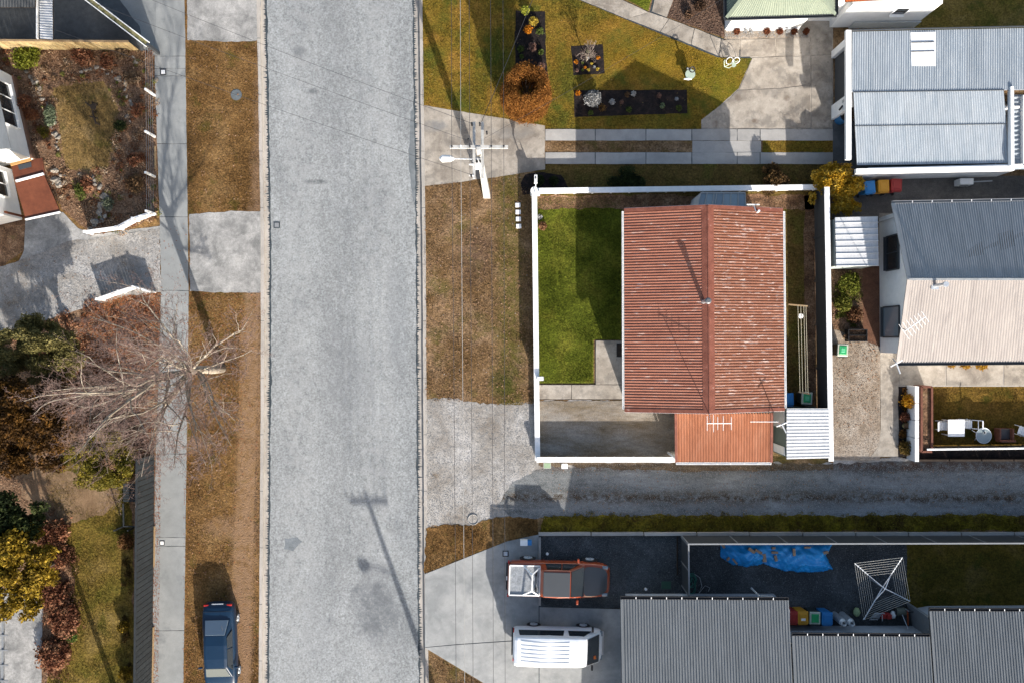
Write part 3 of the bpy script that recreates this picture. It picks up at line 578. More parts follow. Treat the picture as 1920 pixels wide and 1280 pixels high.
for a_, b_ in ((NW, NA), (NE, NA), (SW_, SA), (SE_, SA)):
    s_ = 1 if a_.y > 0 else -1
    MB().slab([a_ + Vector((0, s_ * .05, .03)), b_ + Vector((0, s_ * .05, .03)), b_ + Vector((0, -s_ * .13, .03)), a_ + Vector((0, -s_ * .13, .03))], .02).build('barge_flashing', m_redcap, rf)
    MB().slab([a_ + Vector((0, s_ * .06, .02)), b_ + Vector((0, s_ * .06, .02)), b_ + Vector((0, s_ * .03, .02)), a_ + Vector((0, s_ * .03, .02))], .18).build('barge_board', m_white, rf)
gutter(hs, NW + Vector((-.06, -.1, -.04)), SW_ + Vector((-.06, .1, -.04)), m_white, .075, .08)
gutter(hs, NE + Vector((.06, -.1, -.04)), SE_ + Vector((.06, .1, -.04)), m_white, .075, .08)
for y_ in (470, 560): window(hs, (fx0, G(0, y_).y, 0), (fx0, G(0, y_ + 45).y, 0), 1.0, 2.1, out=(-1, 0, 0))
dmb = MB().box((fx0 - .03, G(0, 655).y, 1.0), (.05, .86, 2.0)).build('door', plain('green_door', L3(.06, .12, .09)), hs); MB().cyl((fx0 - .08, G(0, 645).y, 1.0), .03, .05).build('handle', m_steel, dmb)
window(hs, (fx1, G(0, 480).y, 0), (fx1, G(0, 530).y, 0), 1.1, 2.0, out=(1, 0, 0)); window(hs, (fx1, G(0, 600).y, 0), (fx1, G(0, 650).y, 0), 1.1, 2.0, out=(1, 0, 0))
# flue
fz = ZR - .14; fb = G(1319, 566, ZR)
t = E('flue', 'round galvanised flue with cowl beside the red roof ridge', 'chimney', (fb.x - .0, fb.y, fz))
MB().cyl((0, 0, -.25), .095, 1.25, 20).build('pipe', m_steel, t, world=False, smooth=False)
MB().cyl((0, 0, 1.02), .15, .05, 20).cyl((0, 0, 1.10), .15, .03, 20, .09).cyl((0, 0, .9), .13, .08, 20).build('cowl', plain('dull_metal', L3(.16, .165, .17), .5, .6), t, world=False)
sl = (ZR - ZE) / (NA.x - NW.x)
MB().slab([(-.42, -.28, -.42 * sl + .06), (.02, -.28, .02 * sl + .06), (.02, .28, .02 * sl + .06), (-.42, .28, -.42 * sl + .06)], .015).build('flashing_tray', plain('lead_white', L3(.6, .64, .66), .5), t, world=False)
# north lean-to
t = E('lean_to', 'small lean-to porch with translucent sheet roof behind the red house', 'lean-to', G(1352, 385))
a, b, c_, d_ = G(1314, 362, 2.1), G(1397, 362, 2.1), G(1398, 388, 2.3), G(1308, 388, 2.3)
lean_g = plain('clouded_polycarbonate', L3(.22, .27, .3), .25)
xs = [0, .14, .3, .36, .52, .68, .84, 1]
for i in range(7): MB().slab([a.lerp(b, xs[i]), a.lerp(b, xs[i + 1]), d_.lerp(c_, xs[i + 1]), d_.lerp(c_, xs[i])], .01).build('roof_pane', lean_g if i % 3 else m_glassl, t)
f = MB()
for u in xs: f.bar(a.lerp(b, u) + Vector((0, 0, .02)), d_.lerp(c_, u) + Vector((0, 0, .02)), .035, .04)
f.bar(a, b, .07, .09); f.build('rafters', plain('grey_frame', L3(.3, .3, .29)), t)
w_ = MB()
for p, q in ((a, b), (a, d_), (b, c_)): w_.add([(p.x, p.y, 0), (q.x, q.y, 0), (q.x, q.y, q.z - .06), (p.x, p.y, p.z - .06)], [(0, 1, 2, 3)])
w_.build('wall', m_greyw, t)
# vent arm by the north gable
t = E('vent_pipe', 'thin white bracket and vent pipe at the north edge of the red roof', 'vent pipe', G(1415, 398, 2.8))
MB().bar(G(1400, 384, 3.1), G(1424, 384, 3.1), .05).build('cross_bar', m_white, t); MB().tube([G(1413, 385, 3.1), G(1417, 396, 3.15)], .025, 8).build('stay', m_steel, t); MB().cyl(G(1417, 399, 2.75), .055, .55, 12).build('pipe', m_white, t)
# ---- carport
t = E('carport', 'carport with orange-brown corrugated roof attached below the red house', 'carport', G(1356, 820))
a, b, c_, d_ = G(1267, 773, 2.35), G(1447, 773, 2.35), G(1446, 866, 2.1), G(1268, 866, 2.1)
rfc = MB().bar(a + Vector((0, -.03, -.05)), b + Vector((0, -.03, -.05)), .05, .1).build('roof', m_timberd, t)
roof_plane(rfc, a, b, c_, d_, 7, .13, .016, m_redC)
for p, q in ((a, d_), (b, c_)): MB().bar(p + Vector((0, 0, .03)), q + Vector((0, 0, .03)), .13, .02).build('side_flashing', m_redcap, rfc)
gutter(t, d_ + Vector((0, -.06, -.03)), c_ + Vector((0, -.06, -.03)), m_white, .1, .08, .6)
for p in (d_, c_, d_.lerp(c_, .5)): MB().box((p.x, p.y + .2, 1.0), (.1, .1, 2.0)).build('post', m_white, t)
MB().slab([G(1272, 775, .03), G(1445, 775, .03), G(1445, 850, .03), G(1272, 850, .03)], .02).build('floor', m_dark, t)
MB().add([(b.x, b.y, 0), (c_.x, c_.y + .2, 0), (c_.x, c_.y + .2, 2.0), (b.x, b.y, 2.25)], [(0, 1, 2, 3)]).build('side_wall', m_cream, t)
wx0, wx1 = d_.x + .12, c_.x - .1
MB().bar((wx0, c_.y + .22, 1.0), (wx1, c_.y + .22, 1.0), .08, 1.98).build('rear_wall', m_cream, t)
# ---- silver shed
t = E('garden_shed', 'small shed with bright silver ribbed roof beside the carport', 'shed', G(1512, 815))
a, b, c_, d_ = G(1475, 765, 2.2), G(1475, 860, 2.2), G(1556, 858, 2.05), G(1554, 765, 2.05)
rs = MB().bar(a + Vector((.03, 0, -.06)), b + Vector((.03, 0, -.06)), .05, .1).build('roof', m_steel, t); roof_plane(rs, a, b, c_, d_, 5, .16, .010, m_silver, 'rib', False)
wl = plain('green_grey_wall', L3(.10, .13, .12), .7)
q = [Vector((p.x, p.y, 0)) for p in (a, b, c_, d_)]; cen = sum(q, Vector()) / 4; q = [p.lerp(cen, .05) for p in q]
gable_walls(t, q, [2.08, 2.08, 1.95, 1.95], wl)
p0, p1 = q[0], q[1]
for u0, u1, mm in ((.05, .42, m_greyw), (.80, .97, m_whitew)): MB().bar(p0.lerp(p1, u0) + Vector((-.03, 0, 1.0)), p0.lerp(p1, u1) + Vector((-.03, 0, 1.0)), .03, 1.7).build('door' if u0 < .1 else 'panel', mm, t)
# TV aerials
def aerial(label, base, top, boom, els, r=.018):
    t = E('tv_aerial', label, 'aerial', base)
    MB().tube([base, top], .022, 8).build('mast', m_steel, t); MB().tube(boom, r, 6).build('boom', m_white, t)
    A_, B_ = Vector(boom[0]), Vector(boom[1]); d = (B_ - A_).normalized(); s_ = Vector((-d.y, d.x, 0))
    for u, L in els: p = A_.lerp(B_, u); MB().tube([p - s_ * L, p + s_ * L], r * .7, 5).build('element', m_white, t)
aerial('white tv aerial above the join of red house and carport', G(1330, 775, 3.5), G(1332, 793, 5.3), (G(1325, 793, 5.3), G(1372, 793, 5.3)), ((.02, .34), (.27, .4), (.44, .3), (.66, .34), (.98, .3)))
t = E('service_bracket', 'silver service pole with stay arms above the silver shed edge', 'service bracket', G(1452, 786, 2.4))
tp = G(1466, 795, 3.9)
MB().tube([G(1455, 790, 2.3), tp], .03, 8).build('pole', m_steel, t); MB().tube([G(1407, 790, 2.55), G(1460, 790, 3.2)], .018, 6).build('stay', m_white, t)
MB().tube([G(1456, 799, 3.8), G(1476, 791, 3.8)], .03, 6).build('cross_arm', m_white, t); MB().tube([tp, G(1474, 811, 4.0)], .03, 6).build('lamp_arm', m_white, t)

# ======== silver garage / workshop, north-east ========
zg = 2.45
t = E('garage', 'large garage with blue-grey corrugated roof and dark roller door', 'garage', G(1740, 190))
a, b, c_, d_ = G(1598, 60, zg), G(1597, 172, zg + .12), G(2060, 166, zg + .12), G(2060, 50, zg)
rg_ = MB().bar(b + Vector((0, 0, -.03)), c_ + Vector((0, 0, -.03)), .05, .04).build('roof', m_steel, t)
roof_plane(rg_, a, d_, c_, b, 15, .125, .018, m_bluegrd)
e0, e1, f0, f1 = G(1600, 174, zg + .12), G(1882, 170, zg + .12), G(1607, 310, zg - .12), G(1892, 306, zg - .12)
mid0, mid1 = e0.lerp(f0, .46), e1.lerp(f1, .46)
roof_plane(rg_, e0, e1, mid1, mid0, 9, .125, .018, m_bluegr); lo = Vector((0, 0, -.02)); roof_plane(rg_, mid0 + lo, mid1 + lo, f1 + lo, f0 + lo, 9, .125, .018, m_bluegr)
MB().bar(mid0 + Vector((0, 0, .02)), mid1 + Vector((0, 0, .02)), .03, .02).build('lap_joint', m_dkgrey, rg_)
MB().bar(e0 + Vector((0, .02, .02)), e1 + Vector((0, .02, .02)), .04, .02).build('lap_joint', m_dkgrey, rg_)
MB().slab([G(1707, 61, zg + .03), G(1755, 60, zg + .03), G(1755, 124, zg + .09), G(1709, 124, zg + .09)], .01).build('skylight_sheet', plain('skylight', L3(.72, .74, .75), .3), rg_)
for y_ in (80, 97): MB().bar(G(1709, y_, zg + .075), G(1752, y_ - 1, zg + .075), .03, .02).build('painted_purlin_shadow', m_timberd, rg_)  # dark bars stand in for purlin shadows showing through the translucent sheet
# fascia and walls
for p, q, w_ in ((G(1590, 58, zg + .02), G(1590, 300, zg + .1), .26),): MB().bar(p, q, w_, .2).build('fascia', m_white, t)
MB().bar(G(1604, 322, zg - .1), G(1900, 316, zg - .1), .24, .22).build('parapet', m_white, t)
MB().bar(G(1895, 164, zg + .1), G(1896, 312, zg + .1), .16, .26).build('parapet', m_white, t)
MB().bar(G(1598, 57, zg + .05), G(2060, 47, zg + .05), .05, .08).build('gutter', m_dkgrey, t)
wb = lambda px, py: (lambda p: Vector((p.x, p.y, 0)))(G(px, py, 0))
def wallbar(th, p, q, z0, z1, th_=.1, m=m_whitew, nm='wall'):
    p = Vector(p); q = Vector(q); return MB().bar(Vector((p.x, p.y, (z0 + z1) / 2)), Vector((q.x, q.y, (z0 + z1) / 2)), th_, z1 - z0).build(nm, m, th)
wallbar(t, wb(1562, 97), wb(1562, 110), 0, zg - .1, .2); wallbar(t, wb(1562, 199), wb(1562, 225), 0, zg - .1, .2)
wallbar(t, wb(1562, 110), wb(1562, 199), 2.1, zg - .1, .2)
dr = MB()
for i in range(14): z = .07 + i * .145; dr.bar(Vector((wb(1566, 111).x, wb(0, 111).y, z)), Vector((wb(1566, 198).x, wb(0, 198).y, z)), .05, .13)
dr.build('roller_door', plain('charcoal_door', L3(.05, .055, .06), .5), t)
wallbar(t, wb(1562, 98), wb(2000, 92), 0, zg - .1, .12); wallbar(t, wb(1590, 336), wb(1868, 329), 0, zg - .05, .14)
wallbar(t, wb(1866, 329), wb(1866, 205), 0, zg - .05, .12); wallbar(t, wb(1600, 225), wb(1860, 225), 0, zg - .15, .1)
MB().slab([G(1562, 228, .05), G(1866, 228, .05), G(1866, 326, .05), G(1590, 326, .05), G(1562, 300, .05)], .04).build('floor', m_dark, t)
MB().bar(Vector((wb(1559, 214).x - .02, wb(0, 214).y, 1.45)), Vector((wb(1559, 222).x - .2, wb(0, 222).y, 1.5)), .08, .08).build('wall_lamp', m_black, t)
for k, (yy, z_) in enumerate(((208, 1.9), (208, 1.75), (208, 1.6))): MB().bar(Vector((wb(1560, yy - 3).x - .12, wb(0, yy - 3).y, z_)), Vector((wb(1560, yy + 3).x - .12, wb(0, yy + 3).y, z_)), .01, .06).build('number_plate', m_midgrey, t)
t = E('blue_drum', 'blue drum inside the open bay of the silver garage', 'drum', G(1574, 225, .03))
MB().cyl((0, 0, 0), .28, .8, 20).build('body', plain('drum_blue', L3(.03, .14, .3)), t, world=False, bev=.01); MB().cyl((0, 0, .8), .29, .03, 20).build('rim', m_black, t, world=False)
# roof strip east of the garage
t = E('side_shelter', 'grey ribbed side shelter roof at the right end of the silver garage', 'shelter', G(1925, 250))
a, b, c_, d_ = G(1899, 178, 2.2), G(1899, 318, 2.2), G(2060, 314, 2.2), G(2060, 172, 2.2)
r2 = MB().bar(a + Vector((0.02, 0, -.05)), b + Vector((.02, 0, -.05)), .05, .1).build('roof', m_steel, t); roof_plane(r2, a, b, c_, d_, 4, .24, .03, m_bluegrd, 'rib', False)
for p in (a, b, c_, d_): MB().box((p.x + (.15 if p.x < 28 else -.1), p.y + (-.15 if p.y > 10 else .15), 1.05), (.1, .1, 2.1)).build('post', m_midgrey, t)

# ======== green-roofed house (top) and white house ========
zr = 2.6
t = E('house', 'house with sage green hipped roof and bright white wall at the top edge', 'house', G(1450, -20))
a, b = G(1362, 34, zr), G(1566, 28, zr); n1, n2 = G(1398, -12, zr + 1.0), G(1532, -16, zr + 1.0); up0, up1 = G(1360, -190, zr), G(1566, -190, zr); m1, m2 = G(1398, -150, zr + 1.0), G(1532, -150, zr + 1.0)
rg2 = MB().bar(n1, n2, .08, .05).build('roof', m_green, t)
roof_plane(rg2, a, b, n2, n1, 7, .14, .018, m_green); roof_plane(rg2, a, up0, m1, n1, 6, .14, .018, m_green); roof_plane(rg2, b, up1, m2, n2, 6, .14, .018, m_green); roof_plane(rg2, n1 + Vector((0, 0, -.01)), n2 + Vector((0, 0, -.01)), m2, m1, 5, .14, .018, m_green)
for p, q in ((a, n1), (b, n2)): MB().bar(p + Vector((0, 0, .04)), q + Vector((0, 0, .04)), .16, .03).build('hip_cap', m_green, rg2)
gutter(t, a + Vector((-.05, -.06, 0)), b + Vector((.05, -.06, 0)), m_dkgrey, .12, .1); gutter(t, a + Vector((-.07, 0, 0)), up0 + Vector((-.07, 0, 0)), m_dkgrey, .12, .1); gutter(t, b + Vector((.07, 0, 0)), up1 + Vector((.07, 0, 0)), m_dkgrey, .12, .1)
gable_walls(t, [wb(1359, 57), wb(1498, 54), wb(1498, 40), wb(1560, 40), wb(1560, -120), wb(1359, -120)], [zr - .1] * 6, m_whitew)
MB().bar(wb(1361, 57) + Vector((0, -.03, .1)), wb(1496, 55) + Vector((0, -.03, .1)), .06, .2).build('plinth', m_whitew, t)
t = E('house', 'white-walled house with rust orange roof at the top right', 'house', G(1650, -60))
gable_walls(t, [wb(1555, 52), wb(1712, 50), wb(1712, -160), wb(1555, -160)], [2.9] * 4, m_whitew)
a, b = G(1594, 10, 3.0), G(1760, 4, 3.0); a = G(1585, 4, 3.0); b = G(1760, -6, 3.0); d_, c_ = G(1590, -200, 3.9), G(1760, -210, 3.9)
ro = MB().bar(d_, c_, .1, .05).build('roof', m_redcap, t); roof_plane(ro, a, b, c_, d_, 6, .14, .018, rib_mat('orange_iron', [C(196, 98, 40), C(206, 110, 52)], rnd=.03))
MB().bar(wb(1590, 52) + Vector((0, -.05, .45)), wb(1712, 51) + Vector((0, -.05, .45)), .05, .8).build('base_cladding', plain('grey_cladding', L3(.5, .52, .52)), t)
window(t, wb(1640, 51), wb(1665, 51), 1.7, 2.5, out=(0, -1, 0), bars=0)
# ======== grey gabled house, east ========
zw, zt = 2.6, 3.95
t = E('house', 'white house with dark and light grey corrugated gable roof behind the small shed', 'house', G(1780, 530))
nw, nr, swc = G(1673, 382, zw), G(1703, 524, zt), G(1682, 680, zw); ne, er, se = G(2080, 374, zw), G(2090, 524, zt), G(2080, 677, zw)
rr_ = MB().bar(nr + Vector((0, 0, .03)), er + Vector((0, 0, .03)), .1, .04).build('roof', m_slate, t)
roof_plane(rr_, nw, ne, er, nr, 13, .125, .018, m_slate); roof_plane(rr_, swc, se, er, nr, 13, .125, .018, m_stone)
for p, q, mm in ((nw, nr, m_slate), (swc, nr, m_stone)): MB().bar(p + Vector((.02, 0, .03)), q + Vector((.02, 0, .03)), .18, .05).build('barge_cap', mm, rr_)
gutter(t, nw + Vector((0, .07, -.02)), ne + Vector((0, .07, -.02)), m_midgrey, .12, .1, .95); gutter(t, swc + Vector((0, -.07, -.02)), se + Vector((0, -.07, -.02)), m_dkgrey, .12, .1)
gable_walls(t, [wb(1648, 409), wb(1649, 535), wb(1650, 661), wb(2050, 659), wb(2050, 535), wb(2050, 406)], [zw - .08, zt - .12, zw - .08, zw - .08, zt - .12, zw - .08], m_whitew)
window(t, wb(1648, 449), wb(1648, 511), .9, 2.2, out=(-1, 0, 0), m_frame=m_dkgrey, bars=1); window(t, wb(1649, 577), wb(1649, 632), .5, 2.2, out=(-1, 0, 0), m_frame=m_dkgrey, m_g=m_glassl, bars=0)
MB().tube([wb(1646, 418) + Vector((-.02, 0, 0)), wb(1646, 418) + Vector((-.02, 0, 2.4))], .035, 8).build('downpipe', m_greyw, t)
for x_ in (1800, 1850, 1895): window(t, wb(x_, 660), wb(x_ + 34, 660), .9, 2.1, out=(0, -1, 0), m_frame=m_dkgrey)
t2 = E('flue', 'bent silver flue pipe on the light grey roof just below the ridge', 'chimney', G(1752, 536, 3.8))
MB().box((0, 0, .05), (.36, .36, .03)).build('flashing_tray', m_steel, t2, world=False); MB().cyl((0, 0, 0), .08, .95, 16).build('pipe', m_steel, t2, world=False); MB().cyl((0, 0, .95), .13, .1, 16).build('cowl', m_steel, t2, world=False)
A0 = G(1695, 622, 5.0); B0 = G(1735, 594, 5.0)
aerial('slanting tv aerial with seven elements over the light grey roof', G(1690, 615, 3.0), G(1698, 618, 5.0), (A0, B0), [(i / 6, .42 - .02 * i) for i in range(7)])
t = E('service_bracket', 'white service bracket at the south-west corner of the light grey roof', 'service bracket', G(1678, 675, 2.5))
MB().tube([G(1674, 672, 2.2), G(1680, 680, 3.2)], .03, 8).build('pole', m_steel, t); MB().bar(G(1670, 687, 3.2), G(1692, 675, 3.2), .05).build('cross_arm', m_white, t); MB().tube([G(1681, 681, 3.2), G(1688, 700, 3.3)], .035, 8).build('lamp_arm', m_white, t)
# small blue-grey shed
t = E('garden_shed', 'small shed with flat pale blue-grey ribbed roof by the yellow tree', 'shed', G(1600, 460))
a, b, c_, d_ = G(1566, 408, 2.0), G(1568, 500, 1.95), G(1648, 499, 2.05), G(1646, 406, 2.05)
rs = MB().bar(a + Vector((.03, 0, -.06)), b + Vector((.03, 0, -.06)), .05, .1).build('roof', m_steel, t); roof_plane(rs, a, b, c_, d_, 4, .33, .02, m_silver, 'tray', False)
q = [Vector((p.x, p.y, 0)) for p in (a, b, c_, d_)]; cen = sum(q, Vector()) / 4; gable_walls(t, [p.lerp(cen, .04) for p in q], [1.85] * 4, plain('pale_green_steel', L3(.35, .4, .38)))
# ======== grey-roofed building, south-east ========
zs_ = 2.7
t = E('house', 'long house with stepped dark grey corrugated roof at the bottom right', 'house', G(1500, 1250))
sy = 1330; sl2 = .16
def sp(px, py, z): return G(px, py, z)
segs = [(1163, 1479, 1122, 1124), (1481, 1739, 1187, 1189), (1742, 2080, 1144, 1146)]
rr_ = MB().bar(G(1163, 1480, 3.6), G(2080, 1480, 3.6), .1, .05).build('roof', m_grey, t)
for i, (x0, x1, y0, y1) in enumerate(segs):
    p, q = G(x0, y0, zs_), G(x1, y1, zs_); Ys = G(0, 1500, 0).y; zz = zs_ + (p.y - Ys) * .13 - (0 if i != 1 else 0)
    base = G(x0, y0, zs_).y; z0 = zs_
    p2 = Vector((p.x, Ys, z0 + (p.y - Ys) * .14)); q2 = Vector((q.x, Ys, z0 + (q.y - Ys) * .14))
    if i == 1: p2.z = zs_ + (G(0, 1122, zs_).y - Ys) * .14; q2.z = p2.z; dy = (G(0, 1122, zs_).y - p.y) * .14; p.z += dy; q.z += dy
    roof_plane(rr_, p, q, q2, p2, max(2, int((x1 - x0) / 30)), .14, .018, m_grey, 'rib', False)
    gutter(t, p + Vector((.02, .06, -.03)), q + Vector((-.02, .06, -.03)), m_black, .13, .1, .72)
    MB().bar(p + Vector((.05, -.02, .01)), p2 + Vector((.05, 0, .01)), .08, .05).build('barge_cap', m_grey, rr_)
pw = plain('pale_grey_wall', L3(.46, .48, .5), .8)
gable_walls(t, [wb(1172, 1112), wb(1450, 1112), wb(1450, 1172), wb(1712, 1172), wb(1712, 1140), wb(1740, 1135), wb(2060, 1133), wb(2060, 1480), wb(1160, 1480)], [2.5] * 9, pw)
MB().bar(Vector((wb(1700, 0).x, wb(0, 1128).y, 1.15)), Vector((wb(1712, 0).x, wb(0, 1172).y, 1.15)), .12, 2.2).build('wing_wall', m_midgrey, t)
t2 = E('downpipe', 'grey downpipe angling out from the gutter corner above the black gravel', 'downpipe', G(1412, 1110, 2))
MB().tube([G(1409, 1102, 1.2), G(1424, 1117, 2.3), G(1450, 1118, 2.4)], .045, 8).build('pipe', m_greyw, t2)
MB().cyl(G(1409, 1102, 1.14), .06, .1, 10).build('collar', m_steel, t2)

# ======== white house, west ========
t = E('house', 'white plastered house with three-pane windows at the left edge', 'house', G(-60, 250))
c0, c1 = wb(28, 146), wb(63, 299); dd = (c1 - c0).normalized(); nn = Vector((-dd.y, dd.x, 0)); nn = nn if nn.x > 0 else -nn
c2, c3 = c1 - nn * 1.1, None; c4 = wb(42, 412); back = -nn * 7
gable_walls(t, [c0, c1, c1 + back, c0 + back], [2.7] * 4, m_whitew)
s0 = wb(22, 318); gable_walls(t, [s0, c4, c4 + back, s0 + back], [2.68] * 4, m_whitew)
window(t, c0.lerp(c1, .15), c0.lerp(c1, .68), .85, 2.1, bars=2, out=nn); window(t, s0.lerp(c4, .12), s0.lerp(c4, .62), .85, 2.1, bars=1, out=nn)
MB().slab([(p + Vector((0, 0, z))) for p, z in ((c0 + nn * .5, 2.75), (c1 + nn * .5 - dd * -.2, 2.75), (c1 + back * .5, 4.2), (c0 + back * .5, 4.2))], .08).build('roof', m_grey, t)
MB().slab([(p + Vector((0, 0, z))) for p, z in ((s0 + nn * .45 , 2.72), (c4 + nn * .45, 2.72), (c4 + back * .5, 4.1), (s0 + back * .5, 4.1))], .08).build('roof', m_grey, t)
MB().bar(c0 + nn * .06 + Vector((0, 0, .15)), c1 + nn * .06 + Vector((0, 0, .15)), .1, .3).build('plinth', plain('brown_plinth', L3(.16, .09, .06)), t)
t = E('porch', 'brown sheet-roofed entry porch with white beam on the left house', 'porch', G(80, 350))
m_brown = mat('brown_sheet', [C(112, 64, 44), C(132, 78, 54)], scale=.8, fine=(30, .06), rough=.45)
pr = MB().slab([G(28, 343, 2.3), G(82, 327, 2.3), G(112, 396, 1.9), G(48, 411, 1.9)], .06).build('roof', m_brown, t)
MB().slab([G(21, 312, 2.42), G(60, 300, 2.42), G(79, 296, 2.42), G(84, 325, 2.36), G(28, 341, 2.36)], .06).build('upper_roof', m_brown, t)
MB().bar(G(30, 340, 2.4), G(82, 326, 2.4), .1, .08).build('beam', m_white, t); MB().bar(G(48, 412, 1.93), G(113, 398, 1.93), .07, .1).build('front_fascia', m_white, t)
MB().bar(G(20, 309, 2.46), G(58, 299, 2.46), .14, .05).build('top_flashing', plain('ochre_flashing', L3(.5, .28, .1)), t)
MB().slab([G(33, 310, 2.46), G(58, 304, 2.46), G(59, 313, 2.45), G(36, 319, 2.45)], .02).build('skylight', m_dkgrey, t)
for p in (G(108, 392, 0), G(50, 408, 0), G(78, 320, 0)): MB().box((p.x, p.y, .9), (.1, .1, 1.8)).build('post', m_brown, t)
t = E('side_canopy', 'silver ribbed canopy strip over the dark driveway at top left', 'canopy', G(85, 30))
a, b, c_, d_ = G(73, -60, 2.2), G(98, -60, 2.2), G(99, 75, 2.2), G(75, 73, 2.2); r3 = MB().bar(a, b, .05, .08).build('roof', m_steel, t); roof_plane(r3, a, d_, c_, b, 4, .12, .015, m_silver)
for p in (a, b): MB().box((p.x, p.y - .05, 1.08), (.08, .08, 2.16)).build('post', m_greyw, t)
MB().bar(G(70, -60, 2.2), G(70, 73, 2.2), .05, .14).build('beam', m_white, t)
t = E('house', 'dark-roofed neighbouring house mostly beyond the top left corner', 'house', G(-40, -60)); 
gable_walls(t, [wb(-200, 10), wb(60, 10), wb(60, -260), wb(-200, -260)], [2.4] * 4, m_greyw); a, b, c_, d_ = G(-260, 14, 2.5), G(66, 14, 2.5), G(66, -150, 3.6), G(-260, -150, 3.6)
rx = MB().bar(d_, c_, .1, .05).build('roof', m_dkgrey, t); roof_plane(rx, a, b, c_, d_, 6, .14, .018, rib_mat('charcoal_iron', [C(62, 66, 70), C(72, 76, 80)], rnd=.03))
# ---------------- fences ----------------
def fence(name, label, a, b, h, n, m_p, m_post, cap=None, cap_w=.12, group=None, rails=True, thick=.04, post_w=.1, cap_m=None, gap=.02, cat='fence', solid=True, slats=0):
    """posts, one panel between each pair of posts, capping rail"""
    a = Vector((a.x, a.y, 0)); b = Vector((b.x, b.y, 0)); t = E(name, label, cat, a.lerp(b, .5), group=group); d = (b - a).normalized()
    for i in range(n + 1):
        p = a.lerp(b, i / n); MB().bar(p, p + Vector((0, 0, h - .03)), post_w, post_w, up=d).build('post', m_post, t)
    for i in range(n):
        p, q = a.lerp(b, i / n) + d * post_w * .5, a.lerp(b, (i + 1) / n) - d * post_w * .5
        if slats:
            k = int((q - p).length / slats)
            for j in range(k):
                u = p.lerp(q, (j + .5) / k); MB().bar(u + Vector((0, 0, .04)), u + Vector((0, 0, h - .06 + random.uniform(-.01, .01))), thick, slats * .82, up=d).build('paling', m_p, t)
        else:
            mb = MB(); mb.bar(p + Vector((0, 0, h * .5)), q + Vector((0, 0, h * .5)), thick, h - .1); mb.build('panel', m_p, t)
    if cap:
        MB().bar(a + Vector((0, 0, h + .0)) - d * .05, b + Vector((0, 0, h + .0)) + d * .05, cap_w, .05).build('capping', cap_m or m_white, t)
    return t
zf = 1.0
cNW, cNE, cSE, cSW = G(1002, 359, zf), G(1550, 353, 1.7), G(1558, 862, 1.7), G(1007, 861, zf)
m_fw = plain('fence_white', L3(.80, .80, .79), .6, var=.04)
ztop = .9; cNW, cMW = G(1002, 358, ztop), G(1006, 709, ztop)
fence('fence', 'low white fence with wide capping facing the road and power pole', cNW, cMW, ztop, 10, m_fw, m_fw, True, .27, thick=.06)
fence('fence', 'very low added white wall carrying the drawn boundary line from front fence to lane corner', G(1006, 712, .35), G(1008, 861, .35), .35, 4, m_fw, m_fw, True, .27, thick=.12)  # added: continues the drawn boundary line where the drive entrance is open
fence('fence', 'long low white fence with wide capping north of the red-roofed house', G(1008, 358, .75), Vector((cNE.x - .05, G(0, 351, .75).y, 0)), .75, 15, m_fw, m_fw, True, .27, thick=.06)
tS = fence('fence', 'low white fence with wide capping along the gravel lane beside the carport', G(1008, 861, .78), G(1266, 861, .78), .78, 7, m_fw, m_fw, True, .27, thick=.06)
fence('fence', 'tall charcoal steel fence with white capping behind the clothesline', Vector((cNE.x, cNE.y, 0)), Vector((cSE.x, cSE.y, 0)), 1.72, 6, m_dkgrey, m_dkgrey, True, .26, thick=.03)
MB().tube([Vector((cNW.x, cNW.y, 0)), Vector((cNW.x, cNW.y, ztop + .06))], .2, 20).build('post_cap', m_fw, [c for c in COL.objects if c.name == 'fence'][0])
t = E('gatepost_box', 'white box on the front fence where the concrete path starts', 'box', G(1010, 709, zf)); MB().box((.08, 0, .02), (.34, .22, .2), top=.92).build('body', m_white, t, world=False, bev=.015); MB().box((.26, 0, .02), (.02, .16, .1)).build('slot', m_midgrey, t, world=False)
# letterbox on the arm
for k_, (px_, z_) in enumerate(((1010, 1.28), (1003, .98))): pp = wb(px_, 366); MB().tube([pp, pp + Vector((0, 0, z_ - .35)), pp + Vector((0, 0, z_))], [.07, .06, .01], 8).build('finial_post', m_fw, [c for c in COL.objects if c.name == 'fence'][0])
t = E('letterbox', 'white letterbox on a thin arm at the corner of the white fence', 'letterbox', G(1004, 340, 1.0)); 
MB().box((0, 0, .52), (.16, .44, .2), top=.94).build('box', m_white, t, world=False, bev=.01); MB().box((0, .05, .63), (.06, .12, .02)).build('number_plate', m_black, t, world=False)
MB().bar((0, -.62, .44), (0, 0, .44), .05).tube([(0, -.62, -.98), (0, -.62, .46)], .03, 8).build('arm', m_white, t, world=False)
